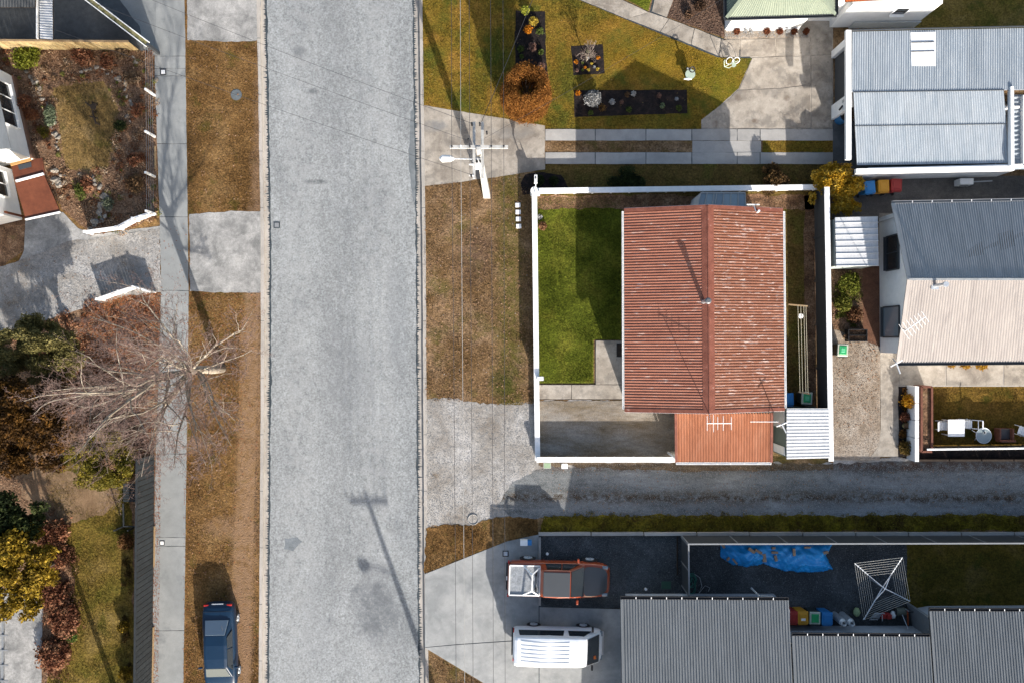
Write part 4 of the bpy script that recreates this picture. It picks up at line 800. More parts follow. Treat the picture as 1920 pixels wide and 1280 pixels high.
# charcoal fences of the southern yard
fence('fence', 'long charcoal steel fence south of the gravel lane', G(1277, 1003), G(2080, 1001), 1.8, 9, m_dkgrey, m_midgrey, True, .07, thick=.025, post_w=.06, cap_m=m_midgrey)
fence('fence', 'short charcoal steel fence standing beside the green hose coil', G(1277, 1006), G(1278, 1096), 1.8, 2, m_dkgrey, m_midgrey, True, .07, thick=.025, post_w=.06, cap_m=m_midgrey)
t = E('concrete_edging', 'long concrete edging wall between mossy grass and dark gravel', 'edging', G(1440, 1000))
x = 1009
while x < 2060: MB().bar(G(x + 1, 1000, .09), G(min(x + 98, 2060), 999.5, .09), .17, .2).build('edging_block', m_conc, t, bev=.012); x += 99
MB().bar(G(1012, 1006, .05), G(1012, 1134, .05), .12, .12).build('edging_block', m_conc, t)
t = E('timber_edge', 'narrow timber edging plank on the dark gravel near the steel fence', 'plank', G(1269, 1040)); MB().bar(G(1270, 1004, .06), G(1270, 1077, .06), .06, .1).build('plank', m_timberd, t)
# west side fences
tF = E('fence', 'tall black paling fence beside the left footpath', 'fence', G(289, 1080)); pa = wb(290, 850); pb = wb(284, 1420); n = 56
mblk = mat('black_stain', [C(40, 46, 50), C(54, 60, 64)], scale=2, fine=(30, .2), rough=.75, rnd=.15)
for i in range(n): p = pa.lerp(pb, (i + .5) / n); L = (pb - pa).length / n; MB().bar(p + Vector((0, 0, .05)), p + Vector((random.uniform(-.01, .01), 0, 1.95 + random.uniform(-.012, .012))), .03, L * .9, up=(pb - pa).normalized()).build('paling', mblk, tF)
MB().bar(pa + Vector((0, 0, 2.0)), pb + Vector((0, 0, 2.0)), .1, .05).build('capping', mblk, tF)
for y0, y1 in ((985, 1060), (1174, 1280)): MB().bar(wb(291 if y0 < 1000 else 289, y0) + Vector((0, 0, .06)), wb(290 if y0 < 1000 else 287, y1) + Vector((0, 0, .06)), .05, .12).build('base_board', m_timber, tF)
m_yel = mat('yellow_boards', [C(186, 160, 110), C(206, 184, 136), C(196, 150, 96)], scale=1.2, stretch=(3, 1, .5), fine=(30, .12), rough=.8, rnd=.1)
tY = E('fence', 'yellow timber board fence at the top of the rock garden', 'fence', G(120, 93)); pa = wb(-60, 92); pb = wb(262, 95); n = 26
for i in range(n): p, q = pa.lerp(pb, i / n), pa.lerp(pb, (i + .94) / n); MB().bar(p + Vector((0, 0, .62)), q + Vector((0, 0, .62)), .03, 1.2).build('board', m_yel, tY)
MB().bar(pa + Vector((0, 0, 1.26)), pb + Vector((0, 0, 1.26)), .1, .05).build('capping', m_timber, tY)
tD = E('fence', 'slanting fence with mossy timber top and white face across the driveway', 'fence', G(240, 60)); pa = G(298, 101); pb = G(176, 8)
m_mossw = mat('mossy_timber', [C(96, 96, 62), C(150, 144, 96), C(176, 170, 140)], scale=4, fine=(20, .3), rough=.95)
pa = Vector((pa.x, pa.y, 0)); pb = Vector((pb.x, pb.y, 0)); dd_ = (pb - pa).normalized(); nn_ = Vector((-dd_.y, dd_.x, 0)); nn_ = nn_ if nn_.y < 0 else -nn_
for i in range(8):
    p, q = pa.lerp(pb, i / 8), pa.lerp(pb, (i + .97) / 8); MB().bar(p + Vector((0, 0, .62 )), q + Vector((0, 0, .62)), .06, 1.2).build('panel', m_whitew, tD)
    MB().bar(p + Vector((0, 0, 1.25)), q + Vector((0, 0, 1.25)), .26, .05).build('top_board', m_mossw, tD)
for k in (-.13, .13): MB().bar(pa + nn_ * k + Vector((0, 0, 1.29)), pb + nn_ * k + Vector((0, 0, 1.29)), .05, .06).build('edge_rail', m_white, tD)
MB().box((pa.x, pa.y, .65), (.14, .14, 1.3)).build('post', m_dkgrey, tD)
for i in range(6): p = pb + dd_ * (.5 + i * .9); MB().box((p.x, p.y, .8), (.09, .09, 1.6)).build('post', m_timber, tD)
# white-post wire fence and low white fence panels
tW = E('wire_fence', 'wire fence with white posts between rock garden and footpath', 'fence', G(291, 280)); posts = [(291, 180), (291, 257), (291, 332), (292, 402)]
for px, py in posts: p = wb(px, py); MB().bar(p, p + Vector((0, 0, 1.15)), .1, .1).build('post', m_white, tW)
for z in (.3, .55, .8, 1.05): MB().tube([wb(290, 100) + Vector((0, 0, z)), wb(291, 257) + Vector((0, 0, z - .03)), wb(292, 402) + Vector((0, 0, z))], .008, 5).build('wire', m_midgrey, tW)
MB().bar(wb(292, 275) + Vector((0, 0, .06)), wb(292, 318) + Vector((0, 0, .06)), .06, .1).build('base_board', m_timber, tW)
def lowfence(lbl, pts, h):
    t = E('fence', lbl, 'fence', wb(*pts[0])); 
    for (a, b) in zip(pts, pts[1:]):
        A_, B_ = wb(*a), wb(*b); n = max(2, int((B_ - A_).length / .14)); s_ = (B_ - A_).normalized()
        for i in range(n): p = A_.lerp(B_, (i + .5) / n); MB().bar(p + Vector((0, 0, .05)), p + Vector((0, 0, h)), .025, (B_ - A_).length / n * .92, up=s_).build('picket', m_white, t)
        MB().bar(A_ + Vector((0, 0, h + .02)), B_ + Vector((0, 0, h + .02)), .1, .04).build('top_rail', m_white, t)
        MB().box((A_.x, A_.y, h * .5 + .05), (.13, .13, h + .1)).build('post', m_white, t)
lowfence('curving white picket fence on the garden side of the gravel drive', [(174, 438), (232, 430), (262, 414), (292, 404)], .75)
lowfence('curving white picket fence behind the bare tree at the gravel drive', [(196, 562), (236, 548), (262, 540), (294, 549)], .75)
# planter wall + railing near the fenced lawn
t = E('garden_wall', 'white block wall along the left end of the fenced lawn', 'wall', G(1708, 790)); 
for y0, y1 in ((722, 752), (753, 784), (785, 816), (817, 860)): MB().bar(wb(1703, y0) + Vector((0, 0, .45)), wb(1703, y1) + Vector((0, 0, .45)), .2, .9).build('block', m_whitew, t)
t = E('planter', 'long red-brown timber planter box beside the white block wall', 'planter', G(1726, 782)); m_rb = mat('red_brown_timber', [C(120, 74, 58), C(144, 94, 76)], scale=3, fine=(30, .15), rough=.8)
for p, q in (((1712, 723), (1712, 842)), ((1731, 723), (1731, 836)), ((1712, 723), (1731, 723)), ((1712, 842), (1731, 842))): MB().bar(wb(*p) + Vector((0, 0, .45)), wb(*q) + Vector((0, 0, .45)), .1, .9).build('board', m_rb, t)
MB().prism([(v.x, v.y) for v in (wb(1713, 724), wb(1730, 724), wb(1730, 841), wb(1713, 841))], .1, .75).build('soil', m_soil, t)
t = E('railing', 'white handrail with dark posts along the south edge of the fenced lawn', 'railing', G(1830, 838)); MB().bar(G(1738, 842, 1.0), G(2060, 838, 1.0), .09, .06).build('handrail', m_white, t)
for i in range(6): p = wb(1738 + i * 60, 838 - i * .6); MB().bar(p, p + Vector((0, 0, .98)), .07, .07).build('post', m_timberd, t); 
MB().bar(wb(1738, 836) + Vector((0, 0, .5)), wb(2050, 833) + Vector((0, 0, .5)), .03, .9).build('panel', plain('smoked_panel', L3(.05, .05, .05)), t)
t = E('low_wall', 'low dark timber retaining wall below the white handrail', 'wall', G(1820, 860))
for i in range(6): MB().bar(wb(1716 + i * 60, 861) + Vector((0, 0, .14)), wb(1774 + i * 60, 861) + Vector((0, 0, .14)), .1, .28).build('sleeper', m_timberd, t)
# ---------------- vehicles ----------------
def shell(st, subs=1):
    mb = MB(); k = 0; V = []; F = []
    for (x, w, zb, zt, cr) in st:
        half = [(0, zb), (w * .8, zb), (w * .97, zb + .07), (w, zb + (zt - zb) * .45), (w * .985, zt - .12), (w * .93, zt - .03), (w * .8, zt + cr * .5), (w * .4, zt + cr), (0, zt + cr * 1.1)]
        ring = half + [(-y, z) for y, z in half[-2:0:-1]]; k = len(ring); V += [(x, y, z) for y, z in ring]
    for i in range(len(st) - 1):
        for j in range(k): a = i * k + j; b = i * k + (j + 1) % k; F.append((a, a + k, b + k, b))
    F.append(tuple(range(k))); F.append(tuple((len(st) - 1) * k + j for j in range(k))[::-1]); mb.add(V, F); return mb
def cabin(st):
    """st: (x, half width at belt, z belt, half width at roof, z roof)"""
    mb = MB(); V = []; F = []; k = 7
    for (x, wb_, zb, wt, zt) in st:
        V += [(x, y, z) for y, z in ((wb_, zb), (wt, zt - .03 if zt - zb > .08 else zt - .01), (wt * .8, zt), (0, zt + .006), (-wt * .8, zt), (-wt, zt - .03 if zt - zb > .08 else zt - .01), (-wb_, zb))]
    for i in range(len(st) - 1):
        for j in range(k - 1): a = i * k + j; F.append((a, a + 1, a + 1 + k, a + k))
    F.append(tuple(range(k))[::-1]); F.append(tuple((len(st) - 1) * k + j for j in range(k))); mb.add(V, F); return mb
def plate(pts, off, th=.02):
    vs = [Vector(p) for p in pts]; nor = (vs[1] - vs[0]).cross(vs[2] - vs[0]).normalized(); n = len(vs)
    c = sum(vs, Vector()) / n
    if nor.dot(c - Vector((c.x * .6, 0, .6))) < 0: nor = -nor; vs = vs[::-1]
    up = [v + nor * off for v in vs]; dn = [v - nor * th for v in vs]
    return MB().add(up + dn, [tuple(range(n)), tuple(range(n, 2 * n))[::-1]] + [((i + 1) % n, i, n + i, n + (i + 1) % n) for i in range(n)])
def wheels(t, xs, y, r, w=.2, m_rim=None):
    for x in xs:
        for s_ in (-1, 1):
            wv = MB().tube([(x, s_ * y - s_ * w / 2, r), (x, s_ * y - s_ * w * .4, r), (x, s_ * y + s_ * w * .4, r), (x, s_ * y + s_ * w / 2, r)], [r * .9, r, r, r * .88], 24).build('wheel', m_rubber, t, world=False)
            MB().tube([(x, s_ * (y + w / 2 - .01), r), (x, s_ * (y + w / 2 + .012), r)], [r * .64, r * .6], 20).build('rim', m_rim or m_steel, wv, world=False)
            sp_ = MB()
            for k in range(5): a = k * 1.2566; sp_.bar((x, s_ * (y + w / 2 + .02), r), (x + math.cos(a) * r * .6, s_ * (y + w / 2 + .016), r + math.sin(a) * r * .6), .05, .012)
            sp_.build('spokes', m_steel, wv, world=False)
            MB().tube([(x, s_ * (y + w / 2 - .05), r), (x, s_ * (y + w / 2 - .03), r)], [r * 1.14] * 2, 24).build('wheel_arch', m_black, t, world=False)
def smoothed(o, lv=1):
    m = o.modifiers.new('s', 'SUBSURF'); m.levels = lv; m.render_levels = lv
    o.data.polygons.foreach_set('use_smooth', [True] * len(o.data.polygons)); return o
def paint(name, c, rough=.3, coat=.8, metallic=.0):
    return mat(name, [c, tuple(v * 1.08 for v in c[:3]) + (1,)], scale=2, fine=(80, .03), mid=(3, .04), rough=rough, coat=coat, metallic=metallic, spec=.35)
# blue sedan
p_blue = paint('blue_paint', L3(.002, .018, .045), .4, .1)
g0 = G(421, 1202); t = E('parked_car', 'dark blue sedan parked on the grass verge left of the road', 'car', (g0.x, g0.y, 0), R(-90 + 1.5))
smoothed(shell([(-2.3, .62, .38, .7, .01), (-2.22, .76, .3, .86, .02), (-1.9, .83, .25, .93, .03), (-1.2, .85, .22, .93, .02), (0, .86, .22, .92, .01), (1.0, .86, .22, .9, .02), (1.5, .85, .22, .88, .03), (1.95, .82, .25, .78, .03), (2.22, .72, .3, .66, .02), (2.32, .55, .36, .55, .01)]).build('body', p_blue, t, world=False))
cb = cabin([(-1.55, .72, .88, .66, .95), (-.78, .76, .9, .56, 1.33), (-.3, .77, .9, .58, 1.385), (.4, .77, .9, .58, 1.375), (.86, .77, .9, .56, 1.33), (1.5, .74, .86, .68, .91)]).build('cabin', p_blue, t, world=False, bev=.03)
gl = glassy('rear_glass_sky_tint', L3(.2, .25, .29), .2)  # pale base colour puts the sky's reflection into the rear window
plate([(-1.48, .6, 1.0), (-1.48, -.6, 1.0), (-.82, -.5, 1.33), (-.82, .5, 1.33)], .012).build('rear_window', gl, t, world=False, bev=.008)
plate([(1.45, .62, .955), (1.45, -.62, .955), (.9, -.5, 1.316), (.9, .5, 1.316)], .012).build('windscreen', glassy('front_glass', L3(.07, .09, .1), .12), t, world=False)
for s_ in (-1, 1):
    for x0, x1, x2, x3 in ((-.95, -.1, -.12, -.68), (-.04, 1.12, .78, -.06)): plate([(x0, s_ * .765, .96), (x1, s_ * .765, .96), (x2, s_ * .6, 1.29), (x3, s_ * .6, 1.29)], .01).build('side_window', m_glass, t, world=False)
    MB().box((.98, s_ * .93, .95), (.1, .2, .12)).build('wing_mirror', p_blue, t, world=False, bev=.02)
    MB().box((-2.2, s_ * .6, .8), (.1, .26, .1)).build('tail_light', plain('tail_red', L3(.35, .02, .015), .2), t, world=False, bev=.02)
    MB().box((2.2, s_ * .56, .63), (.12, .24, .1)).build('headlight', m_glassl, t, world=False, bev=.02)
MB().bar((-2.27, -.3, .84), (-2.27, .3, .84), .04, .03).build('chrome_strip', m_steel, t, world=False); MB().bar((-1.9, -.82, .945), (-1.9, .82, .945), .012, .012).build('boot_seam', m_black, t, world=False)
MB().tube([(-1.0, .4, 1.24), (-1.35, .42, 1.5)], .008, 5).build('aerial', m_black, t, world=False)
wheels(t, (-1.35, 1.4), .76, .3)
# orange ute
p_or = paint('burnt_orange_paint', L3(.26, .045, .012), .28, .8); p_sat = paint('satin_black', L3(.05, .055, .06), .35, .3); chk = mat('chequer_plate', [C(170, 176, 180), C(196, 200, 204)], scale=5, fine=(18, .25), rough=.45, metallic=.5, bump=.006, bscale=24)
g0 = G(1046, 1076); t = E('ute', 'orange ute with black roof and silver tray cover parked on the driveway', 'ute', (g0.x, g0.y, 0), R(-1.5))
smoothed(shell([(-2.66, .82, .5, .98, .0), (-2.6, .9, .42, 1.1, .0), (-1.6, .93, .4, 1.14, .0), (-.8, .93, .38, 1.14, .0), (.4, .93, .36, 1.1, .01), (1.2, .93, .36, 1.08, .02), (1.9, .91, .38, 1.04, .03), (2.4, .84, .42, .97, .03), (2.62, .68, .5, .82, .02), (2.67, .5, .55, .7, .0)]).build('body', p_or, t, world=False))
cabin([(-.98, .84, 1.08, .66, 1.6), (-.8, .86, 1.08, .68, 1.76), (-.1, .87, 1.08, .7, 1.80), (.5, .87, 1.08, .68, 1.76), (1.3, .86, 1.04, .78, 1.12)]).build('cabin', p_or, t, world=False, bev=.04)
plate([(-.84, .62, 1.80), (-.84, -.62, 1.80), (.52, -.62, 1.80), (.52, .62, 1.80)], .03, .05).build('roof_panel', p_sat, t, world=False, bev=.02, seg=3)
plate([(1.26, .75, 1.165), (1.26, -.75, 1.165), (.56, -.63, 1.725), (.56, .63, 1.725)], .03).build('windscreen', m_glass, t, world=False)
b_ = MB(); V = []; F = []
for i, (x, w, z) in enumerate(((1.28, .74, 1.115), (1.6, .76, 1.12), (2.0, .73, 1.095), (2.35, .62, 1.03), (2.5, .42, .97))):
    for y in (-1, -.5, 0, .5, 1): V.append((x, y * w, z + .03 - .03 * abs(y)))
for i in range(4):
    for j in range(4): a = i * 5 + j; F.append((a, a + 5, a + 6, a + 1))
smoothed(b_.add(V, F).build('bonnet', p_sat, t, world=False), 2)
MB().slab([(-2.56, -.74, 1.2), (-1.02, -.74, 1.2), (-1.02, .74, 1.2), (-2.56, .74, 1.2)], .08).build('tray_cover', chk, t, world=False, bev=.01)
rl = MB(); [rl.bar(a, b, .06, .06) for a, b in (((-2.56, -.76, 1.24), (-1.0, -.76, 1.24)), ((-2.56, .76, 1.24), (-1.0, .76, 1.24)), ((-2.56, -.76, 1.24), (-2.56, .76, 1.24)), ((-1.0, -.76, 1.24), (-1.0, .76, 1.24)), ((-1.85, .74, 1.24), (-1.4, .42, 1.62)), ((-1.85, -.74, 1.24), (-1.4, -.42, 1.62)), ((-1.4, .42, 1.62), (-1.05, .7, 1.4)), ((-1.4, -.42, 1.62), (-1.05, -.7, 1.4)), ((-1.4, -.42, 1.62), (-1.4, .42, 1.62)))]
rl.build('sports_bar', m_white, t, world=False)
for y in (-.45, .35): MB().box((-1.2, y, 1.25), (.1, .22, .05)).build('latch', m_black, t, world=False)
MB().bar((-1.2, -.34, 1.25), (-1.2, .25, 1.25), .03).build('latch_bar', m_black, t, world=False)
for s_ in (-1, 1):
    for x0, x1, x2, x3 in ((-.72, .1, .06, -.66), (.16, 1.0, .44, .1)): plate([(x0, s_ * .875, 1.15), (x1, s_ * .875, 1.15), (x2, s_ * .725, 1.66), (x3, s_ * .725, 1.66)], .012).build('side_window', m_glass, t, world=False)
    MB().box((.95, s_ * 1.06, 1.18), (.12, .24, .16)).build('wing_mirror', p_or, t, world=False, bev=.03)
    MB().box((2.38, s_ * .7, .96), (.3, .16, .1)).build('headlight', m_glassl, t, world=False, bev=.03)
    MB().box((-2.62, s_ * .86, .95), (.08, .1, .28)).build('tail_light', plain('tail_red2', L3(.35, .02, .015), .2), t, world=False)
MB().bar((-2.7, -.1, .9), (-2.7, .1, .9), .05).build('tow_loop', m_white, t, world=False); MB().bar((-2.7, -.7, .5), (-2.7, .7, .5), .08, .1).build('bumper', m_black, t, world=False)
wheels(t, (-1.62, 1.62), .84, .38, .25)
# white van
p_w = paint('van_white', L3(.74, .76, .78), .3, .6)
g0 = G(1044, 1196); t = E('van', 'white van with ribbed roof parked beside the orange ute', 'van', (g0.x, g0.y, 0), R(-1.2))
smoothed(shell([(-2.33, .78, .4, 1.06, .0), (-2.27, .83, .33, 1.12, .0), (-1.6, .85, .3, 1.12, .0), (0, .85, .3, 1.12, .0), (1.3, .85, .3, 1.1, .0), (1.9, .84, .32, 1.06, .02), (2.22, .78, .36, .98, .02), (2.33, .64, .42, .82, .0)]).build('body', p_w, t, world=False))
cabin([(-2.28, .82, 1.05, .72, 1.88), (-2.1, .83, 1.05, .74, 1.98), (-.5, .84, 1.05, .75, 2.03), (1.0, .84, 1.05, .74, 2.0), (1.36, .83, 1.05, .71, 1.92), (2.16, .8, 1.0, .74, 1.1)]).build('cabin', p_w, t, world=False, bev=.05, seg=3)
for i in range(6): y = -.5 + i * .2; MB().bar((-1.9, y, 2.03), (.55, y, 2.040), .06, .012).build('roof_rib', p_w, t, world=False, bev=.008)
plate([(2.08, .69, 1.19), (2.08, -.69, 1.19), (1.44, -.65, 1.845), (1.44, .65, 1.845)], .03).build('windscreen', m_glass, t, world=False)
MB().box((1.82, -.38, 1.50), (.22, .16, .03), .2).build('dashboard_item', plain('orange_cloth', L3(.5, .12, .02), .8), t, world=False); 
for s_ in (-1, 1):
    plate([(-2.05, s_ * .845, 1.18), (.3, s_ * .845, 1.18), (.22, s_ * .765, 1.7), (-2.0, s_ * .765, 1.7)], .012).build('side_window', m_glass, t, world=False)
    plate([(.5, s_ * .845, 1.18), (1.7, s_ * .835, 1.18), (1.28, s_ * .765, 1.68), (.52, s_ * .765, 1.7)], .012).build('front_window', m_glass, t, world=False)
    MB().box((1.75, s_ * .98, 1.3), (.1, .24, .22)).build('wing_mirror', m_black, t, world=False, bev=.02)
    MB().box((2.24, s_ * .62, .84), (.14, .24, .16)).build('headlight', m_glassl, t, world=False, bev=.02)
    MB().box((-2.3, s_ * .74, .95), (.06, .12, .34)).build('tail_light', plain('tail_red3', L3(.35, .02, .015), .2), t, world=False)
MB().bar((1.5, -.3, 1.93), (1.62, .3, 1.80), .02, .02).build('wiper', m_black, t, world=False); MB().bar((2.37, -.6, .5), (2.37, .6, .5), .08, .14).build('bumper', m_greyw, t, world=False)
MB().bar((-2.36, -.7, .5), (-2.36, .7, .5), .08, .12).build('rear_bumper', m_black, t, world=False)
wheels(t, (-1.25, 1.35), .76, .33)
# ---------------- poles and wires ----------------
m_pole = mat('pole_concrete', [C(205, 205, 202), C(226, 226, 222)], scale=3, stretch=(1, 1, .3), fine=(30, .1), rough=.8)
m_wire = plain('wire', L3(.035, .035, .04), .6)
def power_pole(name, label, base, h, arms, lamp, base_w=.36):
    t = E(name, label, 'power pole', (base.x, base.y, 0))
    MB().box((0, 0, h * .5), (base_w, .26, h), top=.5).build('pole', m_pole, t, world=False)
    g = MB()
    for k in (-.09, .09): g.add([(k - .02, -.135, .1), (k + .02, -.135, .1), (k * .55 + .012, -.070, h - .3), (k * .55 - .012, -.070, h - .3)], [(0, 1, 2, 3)])
    g.build('pole_groove', m_greyw, t, world=False)
    MB().box((0, .11, h - .25), (2.34 if lamp != 's' else 2.0, .12, .12)).build('crossarm', m_pole, t, world=False)
    if arms:
        for x in (-.22, .12): MB().box((x, .1, h - .75), (.11, 2.3, .12)).build('crossarm', m_pole, t, world=False)
        tr = MB().box((-.05, -.28, h - 1.5), (.34, .36, .7)).build('transformer', m_white, t, world=False, bev=.02); MB().cyl((-.12, -.28, h - 1.15), .05, .16, 10).cyl((.03, -.28, h - 1.15), .05, .16, 10).build('bushing', m_black, tr, world=False)
        for x, y, z in ((-.45, .45, h - .7), (-.3, 1.1, h - .7), (-.32, -1.0, h - .7), (.02, 1.1, h - .7), (.3, .8, h - .9)): MB().tube([(x, y, z), (x, y + .05, z + .22)], .035, 8).build('insulator', m_black, t, world=False)
        for y in (-.5, -.95): MB().bar((-.22, y, h - .68), (-.42, y, h - .66), .05).build('fuse_arm', m_white, t, world=False)
    for x in (-1.08, -.72, -.36, .5, 1.0): MB().cyl((x, .11, h - .19), .035, .16, 10).build('insulator', m_black if x != -.72 else m_white, t, world=False)
    if lamp:
        la = MB().tube([(-.1, 0, h - 1.9), (-.7, -.02, h - 1.75), (-1.15, -.02, h - 1.7)], .028, 8).build('lamp_arm', m_steel, t, world=False)
        MB().tube([(-1.1, -.02, h - 1.7), (-1.25, -.02, h - 1.68), (-1.6, -.02, h - 1.68), (-1.72, -.02, h - 1.7)], [.05, .14, .16, .05], 12).build('lamp_head', m_white, la, world=False)
    return t
PB = G(913, 368)
power_pole('power_pole', 'white double-crossarm power pole with street lamp on the verge by the driveway', PB, 10.4, True, True)
power_pole('power_pole', 'smaller street pole south of the driveway, its shadow crossing the road', G(915, 1578), 8.0, False, 's')
power_pole('power_pole', 'next street pole farther north along the same verge', G(905, -840), 10.0, False, 's')
def wire(name, lb, a, b, sag, r=.009, m=None, cat='power line'):
    a, b = Vector(a), Vector(b); pts = []
    for i in range(25): u = i / 24; p = a.lerp(b, u); p.z -= 4 * sag * u * (1 - u); pts.append(p)
    o = MB().tube(pts, r, 5).build(name, m or m_wire); return tag(o, lb, cat, 'overhead wires between the poles')
m_wirep = plain('pale_wire', L3(.28, .28, .27), .6)
Sb, Nb = G(915, 1578), G(905, -840)
nm = ['westernmost', 'white insulated', 'third from the left', 'fourth from the left', 'easternmost']
for i, x in enumerate((-1.08, -.72, -.36, .5, 1.0)):
    P0 = Vector((PB.x + x, PB.y + .11, 10.33)); m_ = m_wire if i != 1 else m_wirep
    wire('power_line', f'{nm[i]} overhead wire running south from the white power pole', P0, (Sb.x + x, Sb.y + .11, 7.95), .45, .009 if i != 1 else .010, m_)
    wire('power_line', f'{nm[i]} overhead wire running north from the white power pole', P0, (Nb.x + x, Nb.y + .11, 9.95), .45, .009 if i != 1 else .010, m_)
for i, (dy, ex, ey, ez) in enumerate(((1.2, 140, -60, 5), (.45, 60, -40, 4.5), (-.9, 60, 40, 4.5))):
    wire('service_line', ('upper', 'middle', 'lower')[i] + ' service cable crossing the road towards the top left house', (PB.x - .35, PB.y + dy, 9.7), G(ex, ey, ez), .5, .008)
wire('service_line', 'service cable from the power pole to the green-roofed house', (PB.x + .2, PB.y + .6, 9.6), G(1368, -10, 3.0), .4, .006)
wire('service_line', 'short thick cable from the power pole heading over the north lawn', (PB.x + .05, PB.y + 1.2, 9.6), G(1100, -260, 6), .5, .011)
t = E('utility_pole', 'timber utility pole below the bottom left lawn', 'pole', G(238, 1352)); MB().cyl((0, 0, 0), .15, 5.9, 12, .11).build('pole', m_timberd, t, world=False); MB().box((0, 0, 5.6), (.9, .1, .1)).build('crossarm', m_timberd, t, world=False)
# ---------------- vegetation ----------------
def leaf_mesh(name, pts, size, m, flat=0.0, ratio=.55):
    n = len(pts); a = rng.normal(size=(n, 3)); a[:, 2] = a[:, 2] * (1 - flat); a /= np.linalg.norm(a, axis=1)[:, None] + 1e-9
    b = np.cross(a, rng.normal(size=(n, 3))); b /= np.linalg.norm(b, axis=1)[:, None] + 1e-9
    s = size * rng.uniform(.55, 1.3, n)[:, None]; V = np.stack([pts - a * s, pts + b * s * ratio, pts + a * s, pts - b * s * ratio], 1).reshape(-1, 3)
    return fast_mesh(name, V, np.arange(4 * n).reshape(-1, 4), m)
def cloud_pts(blobs, n, shell=.55):
    w = np.array([b[3] * b[4] for b in blobs]); w = w / w.sum(); idx = rng.choice(len(blobs), n, p=w); B = np.array([b[:6] for b in blobs])[idx]
    d = rng.normal(size=(n, 3)); d /= np.linalg.norm(d, axis=1)[:, None]; r = rng.uniform(shell ** 3, 1, n) ** (1 / 3); r *= 1 + .18 * rng.normal(size=n) * (rng.random(n) < .3)
    P = B[:, :3] + d * r[:, None] * B[:, 3:6]; P[:, 2] = np.maximum(P[:, 2], .03); return P
def clumpify(blobs, k=11, f=.42):
    out = []
    for b in blobs:
        for _ in range(k):
            d = rng.normal(size=3); d /= np.linalg.norm(d); d[2] = abs(d[2]) * .9; r_ = rng.uniform(.55, 1.0); g = f * rng.uniform(.6, 1.25)
            out.append((b[0] + d[0] * b[3] * r_, b[1] + d[1] * b[4] * r_, max(.1, b[2] + d[2] * b[5] * r_), b[3] * g, b[4] * g, b[5] * g))
    return out
def leafmat(name, cols, scale=2.2, sc2=16):
    m, nt, b = nodes(name, .75, 0, .15); tc = nt.nodes.new('ShaderNodeTexCoord'); v = tc.outputs['Object']
    c1 = ramp(nt, noise(nt, v, scale, 3, .6), [(.32 + .36 * i / (len(cols) - 1), c) for i, c in enumerate(cols)])
    f = mrange(nt, noise(nt, v, sc2, 2, .6), .3, .7, .55, 1.5); cx = nt.nodes.new('ShaderNodeCombineColor')
    for i in range(3): nt.links.new(f, cx.inputs[i])
    c = mix(nt, 1.0, c1, cx.outputs[0], 'MULTIPLY'); nt.links.new(c, b.inputs['Base Color'])
    tr = nt.nodes.new('ShaderNodeBsdfTranslucent'); nt.links.new(c, tr.inputs[0]); mx = nt.nodes.new('ShaderNodeMixShader'); mx.inputs[0].default_value = .25
    nt.links.new(b.outputs[0], mx.inputs[1]); nt.links.new(tr.outputs[0], mx.inputs[2]); nt.links.new(mx.outputs[0], nt.nodes['Material Output'].inputs[0]); return m
m_bark2 = mat('tree_bark', [C(150, 138, 122), C(190, 178, 160), C(208, 198, 182)], scale=3, stretch=(1, 1, .4), fine=(25, .25), mid=(6, .2), rough=.9, bump=.01)
m_twig = mat('twigs', [C(128, 104, 98), C(156, 134, 126)], scale=3, fine=(20, .2), rough=.9)
m_barkd = mat('dark_bark', [C(70, 58, 48), C(96, 82, 70)], scale=3, fine=(25, .3), rough=.95)
def bush(name, label, cat, base, blobs, n, size, m, trunk=None, group=None, shell=.5, flat=0, stems=6):
    """blobs in world coordinates relative to the base"""
    t = E(name, label, cat, (base.x, base.y, 0), group=group); P = cloud_pts(clumpify(blobs) if n > 4000 and name != 'clipped_tree' else blobs, n, .3 if n > 4000 and name != 'clipped_tree' else shell)
    o = bpy.data.objects.new('crown' if trunk else 'foliage', leaf_mesh('foliage', P, size, m, flat)); COL.objects.link(o); o.parent = t
    st = MB(); hz = max(b[2] for b in blobs)
    if trunk:
        st.tube([(0, 0, -.05), (.05, 0, hz * .5), (.02, .05, hz)], [trunk, trunk * .75, trunk * .3], 10)
        for b in blobs[:12]: st.tube([(0, 0, hz * .35), (b[0] * .5, b[1] * .5, (hz * .4 + b[2]) * .5), (b[0], b[1], b[2])], [trunk * .5, trunk * .3, .02], 6)
        st.build('trunk', m_barkd, t, world=False)
    else:
        for k in range(stems): b = random.choice(blobs); st.tube([(b[0] * .3, b[1] * .3, 0), (b[0] + random.uniform(-.2, .2) * b[3], b[1] + random.uniform(-.2, .2) * b[4], b[2] + b[5] * .3)], [.015 + .01 * hz, .008], 5)
        st.build('stem', m_barkd, t, world=False)
    return t
def bl(base, items, S_=1.0):
    """(px,py,z,rx,ry,rz) photo pixels at height z -> blobs relative to base"""
    out = []
    for px, py, z, rx, ry, rz in items: p = G(px, py, z); k = (1 - z / H) / S; out.append((p.x - base.x, p.y - base.y, z, rx * k, ry * k, rz))
    return out
